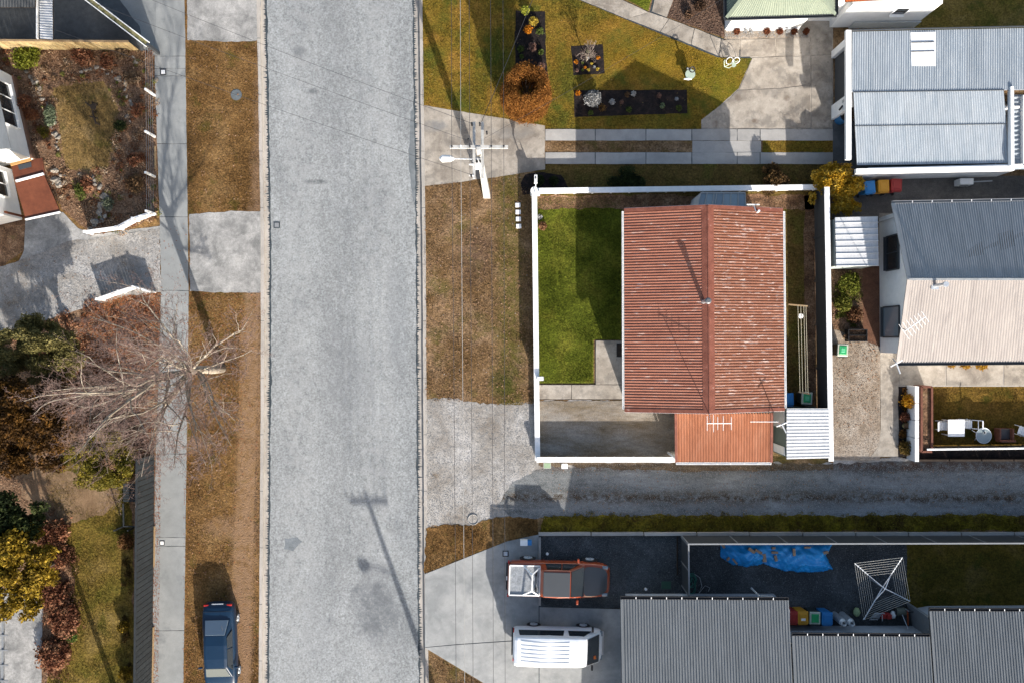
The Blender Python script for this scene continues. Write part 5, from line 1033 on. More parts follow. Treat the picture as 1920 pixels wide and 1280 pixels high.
# bare tree
def bare_tree(name, label, base, hub, r0, n_limb, Lr, zen, seed, levels=5, mt=m_bark2, mtw=m_twig, kids=(0, 7, 6, 5, 4), rmin=.005, cat='tree', rf=.42, bias=(0, 0)):
    """a trunk up to the hub height, then limbs fanning out between the zenith angles zen (radians)"""
    rnd = random.Random(seed); t = E(name, label, cat, (base.x, base.y, 0)); trunk = MB(); twigs = MB()
    def grow(p, d, L, r, lv, mb):
        n = 6 if lv < 3 else (4 if lv < 4 else 3); pts = [p]; rs = [r]; dirs = [d]
        for i in range(n):
            w = .07 + .06 * lv; d = (d + Vector((rnd.gauss(0, w), rnd.gauss(0, w), rnd.gauss(0, w * .6) + .05))).normalized()
            p = p + d * (L / n); pts.append(p); rs.append(max(rmin * .7, r * (1 - .8 * (i + 1) / n))); dirs.append(d)
        (mb or twigs).tube(pts, rs, (10, 7, 5, 4, 3, 3)[lv], lv < 3)
        if lv >= levels: return
        k = kids[lv]
        for j in range(k):
            u = .15 + .83 * (j + rnd.random()) / k; i = min(n - 1, int(u * n)); q = pts[i].lerp(pts[i + 1], u * n - i); bd = dirs[i + 1]
            az = rnd.uniform(0, 6.283); side = Vector((math.cos(az), math.sin(az), .15)); side = (side - bd * side.dot(bd)).normalized(); ang = rnd.uniform(.4, .8)
            nd = (bd * math.cos(ang) + side * math.sin(ang)).normalized(); L2 = L * rnd.uniform(.38, .6) * (1.1 - .5 * u); grow(q, nd, L2, max(rmin, rs[i] * rnd.uniform(.4, .6)), lv + 1, mb if lv < 2 else None)
    tp = [Vector((0, 0, -.05)), Vector((.04, -.03, hub * .35)), Vector((-.03, .04, hub * .7)), Vector((0, 0, hub))]; trunk.tube(tp, [r0, r0 * .86, r0 * .78, r0 * .6], 12); trunk.build('trunk', mt, t, world=False, smooth=True)
    for j in range(n_limb):
        f = j / max(1, n_limb - 1); z = zen[0] + (zen[1] - zen[0]) * f ** .8; az = j * 2.4 + rnd.uniform(-.3, .3); h0 = hub * (1 - .38 * f * rnd.random()); d = Vector((math.sin(z) * math.cos(az) + bias[0], math.sin(z) * math.sin(az) + bias[1], math.cos(z))).normalized()
        q = tp[2].lerp(tp[3], max(0, (h0 / hub - .7) / .3)) if h0 > hub * .7 else tp[1].lerp(tp[2], (h0 / hub - .35) / .35); L = Lr[0] + (Lr[1] - Lr[0]) * f; L *= rnd.uniform(.85, 1.15); lb = MB(); grow(q, d, L, r0 * rf * (1.25 if j < 2 else rnd.uniform(.5, .85)), 1, lb); lb.build('limb', mt, t, world=False, smooth=True)
    o = twigs.build('twigs', mtw, t, world=False); o['kind'] = 'stuff'
    return t
bare_tree('bare_tree', 'large leafless tree with pale trunk spreading over the left footpath', G(416, 690), 4.3, .24, 24, (7.6, 3.6), (.04, 1.38), 21, 5, kids=(0, 8, 6, 5, 3), bias=(-.03, -.10))
# conifers and bushes, lower left
L_conif = leafmat('conifer_green', [C(86, 84, 46), C(130, 122, 72), C(168, 158, 102)])
L_brown = leafmat('bronze_hedge', [C(42, 28, 12), C(84, 58, 24), C(134, 94, 38)])
L_mix = leafmat('yellow_green', [C(70, 72, 26), C(126, 118, 42), C(176, 156, 60)])
L_gold = leafmat('golden', [C(196, 146, 30), C(228, 184, 56), C(240, 208, 100)], 3)
L_dkgreen = leafmat('dark_green', [C(34, 44, 24), C(58, 70, 36), C(86, 94, 50)])
L_gold2 = leafmat('gold_olive', [C(76, 66, 20), C(150, 122, 34), C(216, 186, 72)], 2.6, 10)
b0 = G(140, 650); bush('conifer', 'feathery yellow-green conifer beside the shaded gravel drive', 'conifer', b0, bl(b0, [(50, 640, 3.4, 52, 36, .8), (100, 655, 3.2, 50, 40, .8), (20, 670, 3.0, 48, 36, .8), (70, 690, 2.6, 50, 30, .7), (130, 668, 2.4, 36, 34, .7), (60, 630, 3.0, 30, 40, .7), (110, 625, 2.4, 30, 22, .6)]), 42000, .06, L_conif, .14, shell=.3)
b0 = G(110, 800); bush('hedge_tree', 'big dense bronze-brown clipped tree below the conifer', 'tree', b0, bl(b0, [(40, 760, 4.0, 62, 54, 1.2), (85, 800, 3.8, 50, 56, 1.1), (20, 830, 3.8, 56, 56, 1.2), (70, 860, 3.2, 50, 36, 1.0), (100, 750, 3.0, 36, 40, 1.0), (-20, 780, 4.0, 50, 70, 1.2)]), 34000, .075, L_brown, .16, shell=.55)
b0 = G(205, 865); bush('shrub', 'rounded olive and yellow shrub between brown tree and black fence', 'shrub', b0, bl(b0, [(165, 850, 1.6, 34, 34, .8), (205, 870, 1.5, 46, 42, .8), (235, 850, 1.3, 24, 36, .7), (180, 890, 1.2, 36, 28, .6), (225, 890, 1.0, 26, 26, .6), (210, 830, 1.4, 34, 30, .7)]), 15000, .06, L_mix)
b0 = G(75, 960); bush('evergreen_tree', 'dark green leafy tree at the left edge above the golden tree', 'tree', b0, bl(b0, [(30, 950, 3.0, 48, 32, .9), (55, 985, 2.8, 34, 34, .9), (5, 980, 3.0, 36, 44, .9)]), 9000, .1, L_dkgreen, .12, shell=.3)
b0 = G(110, 1050); bush('broadleaf_tree', 'golden-olive broad-leaved tree at the left edge by the patio', 'tree', b0, bl(b0, [(20, 1030, 3.4, 46, 42, 1.0), (70, 1045, 3.2, 46, 32, .9), (40, 1085, 3.2, 44, 38, .9), (80, 1075, 2.8, 34, 28, .8), (15, 1125, 3.0, 36, 34, .8), (55, 1130, 2.8, 30, 26, .8), (40, 1005, 3.0, 40, 26, .8)]), 12000, .10, L_gold2, .13, shell=.25)
for (px, py, z, r_, m_, nn2, lb) in ((237, 1170, .6, 11, L_gold2, 700, 'small yellow-green shrub against the black fence'), (240, 1258, .5, 13, L_gold2, 800, 'yellowish shrub at the bottom end of the black fence'), (240, 1012, .5, 16, leafmat('ginger_grass', [C(110, 76, 44), C(160, 116, 72)]), 900, 'brown dried tussock beside the black slatted box'),
        (138, 1190, .35, 11, leafmat('bright_green', [C(70, 96, 40), C(112, 138, 60)]), 500, 'small bright green plant in the russet garden border'), (118, 870, .3, 14, L_mix, 700, 'yellow-green low plant under the brown tree edge')):
    b0 = G(px, py); bush('shrub', lb, 'shrub', b0, [(0, 0, z * .6, r_ / S, r_ / S, z * .5)], nn2, .05, m_, shell=.2)
L_red = leafmat('russet', [C(104, 62, 46), C(160, 108, 80), C(204, 158, 122)])
for i, (px, py, r_, lb) in enumerate(((105, 1000, 30, 'russet flax clump below the dark leafy tree'), (115, 1040, 30, 'straw-coloured grass clump beside the golden tree'), (100, 1110, 34, 'dense russet shrub next to the patio corner'), (120, 1160, 34, 'tangled reddish shrub in the middle of the garden border'), (105, 1230, 32, 'dark reddish shrub at the bottom of the patio border'))):
    b0 = G(px, py); bush('shrub', lb, 'shrub', b0, [(random.uniform(-.3, .3), random.uniform(-.3, .3), .3, r_ / S * .8, r_ / S * .8, .35) for _ in range(3)], 2600, .08, L_red, shell=.1, flat=.2)
# rock garden plants
for px, py, r_, z, m_, n_, sz, lb in ((50, 105, 26, .5, leafmat('lime', [C(110, 120, 34), C(156, 158, 60)]), 1800, .07, 'lime-green bush in the top corner of the rock garden'), (92, 210, 14, .3, leafmat('sage', [C(120, 136, 104), C(158, 168, 134)]), 900, .05, 'grey-green cushion plant upper half of the stone edging'),
        (96, 228, 12, .25, leafmat('sage2', [C(126, 140, 110), C(160, 170, 138)]), 700, .05, 'grey-green cushion plant nearer the porch on the stone edging'), (48, 192, 15, .5, L_red, 900, .06, 'russet bush against the white left house wall'), (60, 215, 15, .3, leafmat('rust', [C(150, 90, 60), C(184, 128, 92)]), 900, .05, 'orange-brown groundcover patch by the left house'),
        (82, 250, 12, .2, L_mix, 500, .04, 'yellow-green tuft between rocks near the porch'), (150, 361, 15, .3, leafmat('fresh', [C(84, 98, 40), C(130, 138, 70)]), 700, .05, 'fresh green plant among stones at the garden bottom'), (207, 383, 13, .3, leafmat('sage3', [C(120, 130, 104), C(150, 156, 130)]), 600, .05, 'pale green plant beside the lower rock pile'),
        (233, 103, 14, .4, leafmat('dried', [C(120, 92, 68), C(190, 164, 132)]), 800, .06, 'dried flower clump near the slanting fence'), (249, 142, 17, .4, leafmat('dried2', [C(110, 84, 62), C(196, 170, 140)]), 1000, .06, 'large dried flower clump by the wire fence'), (160, 108, 22, .35, L_red, 1200, .06, 'low russet shrub along the yellow fence'), (205, 118, 16, .35, L_red, 800, .06, 'dull russet shrub right of the low one by the yellow fence'),
        (262, 210, 14, .5, L_red, 700, .06, 'brown shrub between the first two white posts'), (258, 300, 16, .4, L_red, 800, .06, 'brown shrub beside the wire fence middle post'), (252, 345, 18, .4, leafmat('dried3', [C(106, 78, 54), C(160, 128, 92)]), 900, .06, 'ginger tussock near the lowest white posts'), (225, 240, 14, .35, L_dkgreen, 600, .05, 'dark green plant at the right rim of the tan lawn'), (165, 345, 16, .3, L_red, 700, .06, 'reddish clump below the tan lawn')):
    b0 = G(px, py); bush('garden_plant', lb, 'plant', b0, [(random.uniform(-.4, .4) * r_ / S, random.uniform(-.4, .4) * r_ / S, z * .5, r_ / S * .75, r_ / S * .75, z * .5) for _ in range(3)], n_, sz, m_, shell=.1)
# golden bush by the steel fence
b0 = G(1562, 350); bush('golden_tree', 'bright golden-leaved small tree at the north-east fence corner', 'tree', b0, bl(b0, [(1548, 328, .9, 26, 20, .45), (1566, 338, 1.0, 28, 26, .5), (1585, 352, 1.0, 26, 22, .5), (1558, 352, 1.0, 26, 20, .5), (1592, 382, .8, 18, 20, .4), (1577, 372, .9, 26, 22, .5), (1602, 348, .8, 16, 16, .4), (1540, 345, .8, 16, 18, .4), (1522, 372, .5, 6, 12, .3)]), 17000, .06, L_gold, .08, shell=.35)
# round hedge with hollow centre
b0 = G(985, 192); items = []
for k in range(16):
    a = k / 16 * 6.283; q_ = random.uniform(.85, 1.1); items.append((math.cos(a) * .84 * q_, math.sin(a) * .86 * q_, 2.3 + random.uniform(-.2, .2), .40, .40, .7)); items.append((math.cos(a + .2) * .92, math.sin(a + .2) * .94, 1.1, .46, .46, 1.1))
bush('clipped_tree', 'round clipped rusty-brown conifer with dark hollow centre on the north lawn', 'clipped tree', b0, items, 60000, .034, leafmat('rust_conifer', [C(104, 66, 28), C(154, 100, 44), C(192, 134, 66)], 4, 20), .1, shell=.6)
# dark domes on the side strip
for px, py, r_, z, m_, lb in ((1174, 342, 27, .5, L_dkgreen, 'flat dark green dome shrub north of the white fence'), (1446, 336, 25, .9, leafmat('brown_dome', [C(74, 56, 34), C(126, 98, 60)]), 'clipped brown dome shrub by the north fence near the golden tree'), (1010, 339, 10, .3, L_dkgreen, 'small green shrub in the dark bed at the fence corner'), (1038, 340, 8, .3, L_dkgreen, 'second smaller green shrub in the dark bed at the fence corner')):
    b0 = G(px, py); bush('shrub', lb, 'shrub', b0, [(0, 0, z * .4, r_ / S, r_ / S, z * .6)], int(180 * r_), .05, m_, shell=.7)
# leafless shrub on the square bed
bare_tree('leafless_shrub', 'small leafless shrub growing from the square flower bed', G(1099, 114), .7, .04, 9, (1.0, .8), (.1, .9), 5, 3, kids=(0, 6, 4), cat='shrub', rmin=.006)
# low bed plants
def flower(px, py, r_, z, cols, lb, n=90, sz=.035, name='flower'):
    b0 = G(px, py); return bush(name, lb, 'plant', b0, [(0, 0, z, r_ / S, r_ / S, z * .8)], n, sz, leafmat(name, cols, 6, 30), shell=.1, stems=3)
OR, YE, WH, GN, PK = [C(214, 120, 20), C(236, 160, 40)], [C(200, 170, 60), C(226, 200, 90)], [C(190, 190, 190), C(225, 225, 225)], [C(80, 96, 40), C(116, 130, 66)], [C(140, 104, 92), C(176, 140, 124)]
for px, py, r_, c_, lb in ((1080, 118, 4, OR, 'orange flower clump at the left edge of the square bed'), (1121, 110, 3.5, OR, 'orange flower at the right edge of the square bed'), (1102, 98, 3, GN, 'green tuft under the leafless shrub'), (1092, 119, 2.5, GN, 'tiny green plant inside the square bed centre-left'), (1097, 128, 2.5, OR, 'orange flower centred low in the square bed'), (1109, 121, 2.5, YE, 'yellow flower right of centre in the square bed'),
        (1103, 133, 3, YE, 'yellow flower near the lower rim of the square bed'), (1082, 134, 3, PK, 'pinkish plant in the lower left corner of the square bed'), (1120, 131, 3, YE, 'yellow-green plant in the lower right corner of the square bed'), (1114, 127, 2.5, WH, 'white flower between the yellow ones of the square bed'), (1102, 111, 2.5, WH, 'white flower below the leafless shrub stem'), (1092, 133, 2.3, GN, 'green sprout at the bottom of the square bed')):
    flower(px, py, r_, .1, c_, lb)
for px, py, r_, z, c_, lb in ((1083, 177, 5, .15, OR, 'orange-brown tuft at the left end of the long dark bed'), (1129, 204, 8, .15, [C(120, 90, 50), C(160, 124, 70)], 'ginger rosette in the long dark bed'), (1107, 213, 5, .15, GN, 'dull green tuft at the lower left of the long dark bed'), (1147, 193, 6, .15, WH, 'silvery star-shaped plant in the long dark bed'), (1165, 193, 4, .12, PK, 'brownish tuft mid-bed beside the silvery star'), (1175, 179, 5, .15, [C(120, 92, 64), C(150, 120, 90)], 'brown cushion plant on the upper edge of the long bed'),
        (1187, 178, 5, .2, WH, 'upright silver plant on the upper edge of the long bed'), (1178, 207, 6, .15, GN, 'round green rosette low in the long bed'), (1235, 181, 5, .12, PK, 'faded pink tuft in the right half of the long bed'), (1241, 200, 5, .15, [C(130, 150, 110), C(168, 184, 140)], 'pale green spear-leaved plant right of centre in the long bed'), (1272, 205, 6, .15, GN, 'greenish plant near the right end of the long bed'), (1268, 187, 3, .1, WH, 'small white sprig near the right end of the long bed')):
    flower(px, py, r_, z, c_, lb, 130, .045)
for px, py, r_, z, c_, lb in ((985, 25, 8, .4, [C(140, 150, 40), C(190, 190, 80)], 'spiky yellow-green plant at the top of the narrow bed'), (1000, 45, 9, .3, YE, 'yellow-leaved shrub in the upper narrow bed'), (990, 60, 8, .3, OR, 'orange-tinted shrub mid-way down the narrow bed'), (1012, 62, 7, .25, GN, 'green shrub at the right rim of the narrow bed'), (976, 94, 6, .15, GN, 'small green cushion at the left of the narrow bed'), (998, 91, 8, .2, PK, 'pink-beige cushion in the centre of the narrow bed'), (1014, 100, 5, .15, GN, 'pale green cushion right in the narrow bed'), (1014, 127, 8, .2, PK, 'beige dried cushion next to the round clipped tree'), (978, 108, 4, .12, GN, 'tiny green tuft low in the narrow bed')):
    flower(px, py, r_, z, c_, lb, 320, .05)
b0 = G(1110, 189); bush('lavender_bush', 'rounded silvery twiggy bush at the left of the long dark bed', 'shrub', b0, [(0, 0, .35, .45, .42, .4)], 1500, .06, leafmat('silver', [C(130, 130, 130), C(196, 196, 194)], 5, 20), shell=.5)
for px, lb in ((1380, 'leftmost rust-brown tussock by the bright white wall'), (1436, 'middle rust-brown tussock by the bright white wall'), (1460, 'rust-brown tussock right of the middle one by the white wall'), (1487, 'small rust-brown tussock near the end of the white wall'), (1509, 'dark tussock just past the end of the white wall')): flower(px, 62, 6, .2, [C(110, 60, 38), C(150, 90, 60)], lb, 300, .05, 'tussock')
for px, lb in ((1396, 'white-flowered pot plant left of its twin by the white wall'), (1406, 'white-flowered pot plant right of its twin by the white wall'), (1475, 'single white-flowered plant under the second window')): flower(px, 62, 3, .25, WH, lb, 120, .04, 'white_flower')
for px, py, r_, z, c_, lb, n_ in ((1017, 425, 8, .2, [C(120, 70, 46), C(190, 150, 110)], 'red-brown flower clump along the front fence', 320), (1012, 408, 5, .15, WH, 'pale flower clump near the front fence corner', 120), (1588, 535, 22, .3, [C(110, 124, 40), C(160, 160, 70)], 'sprawling light green vegetable patch behind the steel fence', 1600), (1577, 570, 16, .3, [C(96, 108, 40), C(150, 146, 64)], 'second green vegetable clump behind the steel fence', 900), (1600, 590, 16, .2, [C(92, 60, 40), C(140, 100, 70)], 'brown dried vegetable clump near the planter crates', 700),
        (1697, 750, 14, .5, [C(190, 120, 20), C(226, 176, 50)], 'yellow-orange shrub squeezed against the white block wall', 900), (1694, 838, 14, .3, [C(100, 84, 40), C(140, 116, 60)], 'dull olive plant at the foot of the white block wall', 600), (1692, 780, 9, .3, [C(110, 60, 44), C(150, 100, 76)], 'reddish plant in the narrow bed by the white wall', 350), (1725, 740, 7, .4, [C(150, 140, 120), C(190, 180, 160)], 'pale dried plant at the top of the brown planter', 300), (1727, 790, 7, .4, [C(120, 124, 90), C(160, 164, 130)], 'grey-green plant in the middle of the brown planter', 300),
        (1776, 684, 6, .4, [C(170, 120, 30), C(206, 160, 60)], 'leftmost yellow-brown plant under the light grey eave', 250), (1803, 684, 8, .4, [C(170, 120, 30), C(206, 160, 60)], 'middle yellow-brown plant under the light grey eave', 320), (1832, 684, 9, .4, [C(180, 130, 30), C(216, 170, 60)], 'widest yellow-brown plant under the light grey eave', 360), (1290, 30, 9, .2, [C(96, 72, 56), C(140, 112, 90)], 'dry clump on the bark garden', 350), (1310, 15, 12, .3, [C(60, 46, 36), C(110, 84, 66)], 'dark twiggy clump in the middle of the bark garden', 500)):
    flower(px, py, r_, z, c_, lb, n_, .06 if r_ > 7 else .045, 'garden_plant')
# ---------------- stones of the rock garden ----------------
m_rock = mat('rock', [C(128, 118, 104), C(170, 160, 146), C(196, 190, 180)], scale=2, fine=(20, .2), mid=(6, .15), rough=.95, bump=.01, rnd=.3)
rockm = []
for k in range(6):
    bm = bmesh.new(); bmesh.ops.create_icosphere(bm, subdivisions=2, radius=1)
    cuts = [(Vector((random.gauss(0, 1), random.gauss(0, 1), random.gauss(.3, .6))).normalized(), random.uniform(.45, .8)) for _ in range(7)]
    for v in bm.verts:
        for nn2_, dd2 in cuts:
            e_ = v.co.dot(nn2_) - dd2
            if e_ > 0: v.co -= nn2_ * e_
        v.co *= 1 + random.uniform(-.04, .04); v.co.z = max(-.3, v.co.z * .55)
    me = bpy.data.meshes.new('stone'); bm.to_mesh(me); bm.free(); me.materials.append(m_rock); rockm.append(me)
def stones(lb, lines, step, r_):
    t = E('stone_edging', lb, 'stone edging', G(*lines[0][0]))
    for ln in lines:
        for a, b in zip(ln, ln[1:]):
            L = math.dist(a, b); k = max(1, int(L / step))
            for i in range(k):
                u = i / k; px = a[0] + (b[0] - a[0]) * u + random.uniform(-5, 5); py = a[1] + (b[1] - a[1]) * u + random.uniform(-5, 5)
                o = bpy.data.objects.new('stone', random.choice(rockm)); COL.objects.link(o); o.parent = t; p = G(px, py); o.location = p - t.location + Vector((0, 0, .05))
                s_ = r_ * random.choice((.45, .6, .8, 1, 1.25)); o.scale = (s_, s_ * random.uniform(.6, 1), s_ * .8); o.rotation_euler = (0, 0, random.uniform(0, 6.3))
stones('curved line of pale stones between left house and tan lawn', [[(50, 135), (65, 160), (80, 178), (98, 225), (105, 255), (106, 290)]], 6, .17)
stones('scattered stones piled at the bottom of the rock garden', [[(100, 318), (120, 330), (100, 345), (125, 345), (112, 355)], [(150, 328), (180, 340), (190, 362), (200, 380), (184, 395), (192, 415), (178, 420), (205, 395), (188, 378)], [(172, 432), (180, 405)]], 6, .19)
stones('loose stones along the top and right rim of the rock garden', [[(150, 133), (190, 130), (215, 140), (238, 165), (243, 200), (240, 235)], [(160, 100), (165, 115)], [(248, 110), (262, 128)], [(288, 150), (287, 160)]], 6, .14)

def groundcover(pts, n_cl, rad, per, size, m, z=.02, hz=.12, excl=()):
    """many small low plants nobody could count, one object"""
    x, y = scatter_pts(pts, 40, excl); k = rng.permutation(len(x))[:n_cl]; x, y = x[k], y[k]; rr = rad * rng.uniform(.4, 1.5, len(x)); i = rng.integers(0, len(x), per * len(x))
    a = rng.uniform(0, 6.283, len(i)); q = np.sqrt(rng.random(len(i))) * rr[i]; P = np.stack([x[i] + np.cos(a) * q, y[i] + np.sin(a) * q, z + hz * rng.random(len(i)) * (1 - (q / rr[i]) ** 2 * .8)], 1)
    o = bpy.data.objects.new('ground_cover', leaf_mesh('ground_cover', P, size, m, .3)); COL.objects.link(o); tag(o, kind='stuff')
LAWN1 = [(100, 165), (195, 152), (224, 210), (200, 318), (125, 318), (108, 270)]
groundcover(GARD, 110, .22, 60, .05, leafmat('dead_stems', [C(150, 116, 88), C(200, 166, 130), C(226, 204, 176)]), excl=[LAWN1])
groundcover(GARD, 80, .2, 60, .045, leafmat('low_rust', [C(124, 80, 56), C(176, 120, 84)]), excl=[LAWN1])
groundcover(GARD, 45, .16, 60, .04, leafmat('low_green', [C(112, 116, 54), C(160, 160, 86)]), excl=[LAWN1])
groundcover([(20, 640), (160, 570), (290, 556), (288, 840), (150, 850), (100, 700)], 150, .3, 70, .055, leafmat('rust_scrub', [C(120, 74, 54), C(170, 116, 84), C(206, 160, 126)]), hz=.3)
groundcover([(85, 940), (125, 990), (150, 1060), (140, 1150), (115, 1290), (85, 1290), (90, 1100), (80, 1000)], 90, .25, 70, .05, leafmat('border_scrub', [C(86, 52, 40), C(138, 96, 70), C(186, 150, 118)]), hz=.3)
groundcover([(225, 985), (250, 985), (250, 1290), (238, 1290)], 26, .18, 60, .045, leafmat('shade_scrub', [C(96, 80, 40), C(140, 110, 60)]), hz=.2)
groundcover(rect(1564, 506, 1612, 612), 40, .16, 50, .045, leafmat('veg_scrub', [C(84, 92, 36), C(140, 140, 60)]), hz=.15)
groundcover([(1022, 965), (1910, 964), (1910, 992), (1014, 996)], 240, .2, 40, .04, leafmat('moss_tufts', [C(110, 96, 40), C(160, 144, 50)]), z=.02, hz=.08)
groundcover([(1688, 730), (1706, 730), (1704, 850), (1688, 850)], 24, .18, 60, .05, leafmat('bed_scrub', [C(84, 60, 36), C(150, 104, 50)]), hz=.2)
# ---------------- bins, furniture, clutter ----------------
def bin_(px, py, rz, body, lid, lb, rim=None, inset=None, label_plate=False):
    g = G(px, py, 1.0); t = E('wheelie_bin', lb, 'bin', (g.x, g.y, 0), R(rz))
    MB().box((0, 0, .5), (.44, .5, .9), top=1.22).build('body', body, t, world=False, bev=.02)
    ld = MB().box((0, 0, 1.0), (.58, .66, .07), top=.93).build('lid', rim or lid, t, world=False, bev=.025, seg=3)
    MB().box((0, .0, 1.045), (.40, .46, .03), top=.9).build('lid_panel', lid, ld, world=False, bev=.01)
    if inset: MB().box((0, .0, 1.065), (.22, .24, .02), top=.9).build('lid_badge', inset, ld, world=False, bev=.01)
    if label_plate: MB().box((0, -.08, 1.065), (.22, .12, .012)).build('sticker', m_white, ld, world=False)
    MB().bar((-.24, -.36, .98), (.24, -.36, .98), .035).build('handle', body, t, world=False)
    for s_ in (-1, 1): MB().tube([(s_ * .22, -.27, .1), (s_ * .28, -.27, .1)], .1, 14).build('wheel', m_rubber, t, world=False)
b_blue, b_yel, b_red, b_grn, b_gl = plain('bin_blue', L3(.02, .17, .42)), plain('bin_yellow', L3(.55, .26, .02)), plain('bin_red', L3(.32, .025, .02)), plain('bin_green', L3(.02, .3, .1)), plain('bin_light_green', L3(.1, .45, .22))
b_rim = plain('bin_beige', L3(.42, .44, .36)); b_dk = plain('bin_dark', L3(.03, .04, .04))
bin_(1631, 351, 6, b_blue, b_blue, 'blue bin beside the yellow one along the white garage wall'); bin_(1657, 349, 2, b_yel, b_yel, 'yellow bin between blue and red along the white garage wall'); bin_(1681, 347, -2, b_red, b_red, 'red bin, right end of the row at the white garage wall')
bin_(1580, 656, -3, b_dk, b_grn, 'green-lidded bin with pale rim on the tan gravel', b_rim, b_gl)
bin_(1478, 748, 2, b_blue, b_blue, 'blue bin half under the red roof eave by the silver shed'); bin_(1513, 746, -3, b_dk, b_grn, 'green-lidded bin with beige rim behind the silver shed', b_rim, b_gl)
bin_(1486, 1157, 0, b_red, b_red, 'red bin partly under the stepped grey roof'); bin_(1505.5, 1157, 1, b_yel, b_yel, 'orange-yellow bin with white sticker beside the grey house wall', None, None, True); bin_(1528, 1158, -1, b_dk, b_grn, 'green bin with grey rim between orange and blue at the grey house', b_rim); bin_(1551, 1159, 0, b_blue, b_blue, 'blue bin next to the gas cylinders')
for px, lb in ((1583, 'left gas cylinder of the pair by the blue bin'), (1598, 'right gas cylinder of the pair by the clutter')):
    g = G(px, 1168, 1.3); t = E('gas_cylinder', lb, 'gas cylinder', (g.x, g.y, 0))
    MB().tube([(0, 0, .02), (0, 0, 1.12), (0, 0, 1.22)], [.19, .19, .12], 20).build('body', m_steel, t, world=False, smooth=False); MB().tube([(0, 0, 1.2), (0, 0, 1.33)], .13, 16, False).build('collar', m_white, t, world=False); MB().cyl((0, 0, 1.2), .035, .1, 8).build('valve', m_black, t, world=False)
# blue tarpaulin over a pile, with bricks and boards weighing it down
m_tarp = mat('blue_tarp', [L3(.01, .24, .6), L3(.02, .32, .72)], scale=2, fine=(30, .08), mid=(5, .12), rough=.35, spec=.5)
q = pxpoly([(1350, 1012), (1420, 1014), (1500, 1017), (1562, 1016), (1548, 1040), (1562, 1066), (1530, 1072), (1470, 1070), (1430, 1056), (1400, 1062), (1372, 1058), (1350, 1044)]); a = np.array(q); lo_, hi_ = a.min(0), a.max(0); nx, ny = 150, 44
V = []; idx = {}; F = []
for i in range(nx):
    for j in range(ny):
        x = lo_[0] + (hi_[0] - lo_[0]) * i / (nx - 1); y = lo_[1] + (hi_[1] - lo_[1]) * j / (ny - 1)
        if inpoly(np.array([x]), np.array([y]), q)[0]:
            e = min(1, min(math.dist((x, y), (px_, py_)) for px_, py_ in rag(q, 0, .12)) / .45) if False else None
            idx[i, j] = len(V); V.append((x, y, 0))
qa = np.array(rag(q, 0, .12)); V = np.array(V); d = np.sqrt(((V[:, None, :2] - qa[None]) ** 2).sum(2)).min(1); X, Y = V[:, 0], V[:, 1]
hh = np.minimum(1, d / .5) ** .7 * (.42 + .14 * np.sin(X * 1.6 + 1) + .08 * np.sin(X * 3.1 + Y * 2.2)) + .035 * np.sin(X * 9 + Y * 5 + 2 * np.sin(Y * 4)) + .03 * np.sin(X * 4 - Y * 13 + np.sin(X * 3) * 3) + .012 * np.sin(X * 23 + Y * 17); V[:, 2] = np.maximum(hh, .02) + .015
for (i, j), k in idx.items():
    if all(c in idx for c in ((i + 1, j), (i, j + 1), (i + 1, j + 1))): F.append((k, idx[i + 1, j], idx[i + 1, j + 1], idx[i, j + 1]))
t = E('tarpaulin', 'crumpled bright blue tarpaulin spread over a pile by the steel fence', 'tarpaulin', G(1455, 1040))
o = bpy.data.objects.new('sheet', fast_mesh('sheet', V - np.array(t.location), np.array(F), m_tarp, True)); COL.objects.link(o); o.parent = t; sm = o.modifiers.new('s', 'SOLIDIFY'); sm.thickness = .012
def hgt(px, py): p = G(px, py); k = np.argmin((V[:, 0] - p.x) ** 2 + (V[:, 1] - p.y) ** 2); return V[k, 2]
m_brk = mat('pale_timber_offcut', [C(176, 148, 124), C(206, 182, 158)], scale=3, fine=(30, .15), rough=.9)
for px, py, L, w, a, lb in ((1355, 1022, .42, .14, -60, 'slanted board at the left end of the blue tarp'), (1403, 1026, .42, .16, -35, 'timber offcut on the blue tarp, third from the left'), (1417, 1029, .42, .14, -30, 'pale plank just right of the third offcut on the tarp'), (1429, 1042, .2, .42, 5, 'upright block at the middle dip of the blue tarp'), (1374, 1048, .36, .1, -50, 'small stick at the lower left of the blue tarp'), (1363, 1044, .22, .12, 50, 'short offcut at the far lower left of the tarp'),
        (1449, 1032, .34, .12, 0, 'reddish offcut across the tarp centre near the fence'), (1447, 1024, .2, .12, 5, 'small block touching the fence above the tarp centre'), (1451, 1043, .14, .3, 10, 'narrow leaning block right of the tarp middle'), (1483, 1030, .14, .4, 5, 'grey upright piece right of the tarp centre'), (1512, 1023, .44, .1, 0, 'flat lath lying along the fence on the tarp'), (1540, 1031, .36, .14, 15, 'pale wedge at the right end of the blue tarp')):
    g = G(px, py); o = MB().box((0, 0, 0), (L, w, .08)).build('timber_offcut', m_brk, None, origin=False, bev=.006); o.location = (g.x, g.y, hgt(px, py) + .05); o.rotation_euler = (R(random.uniform(-8, 8)), R(random.uniform(-8, 8)), R(a)); tag(o, lb, 'timber offcut', 'pieces weighing down the blue tarp')
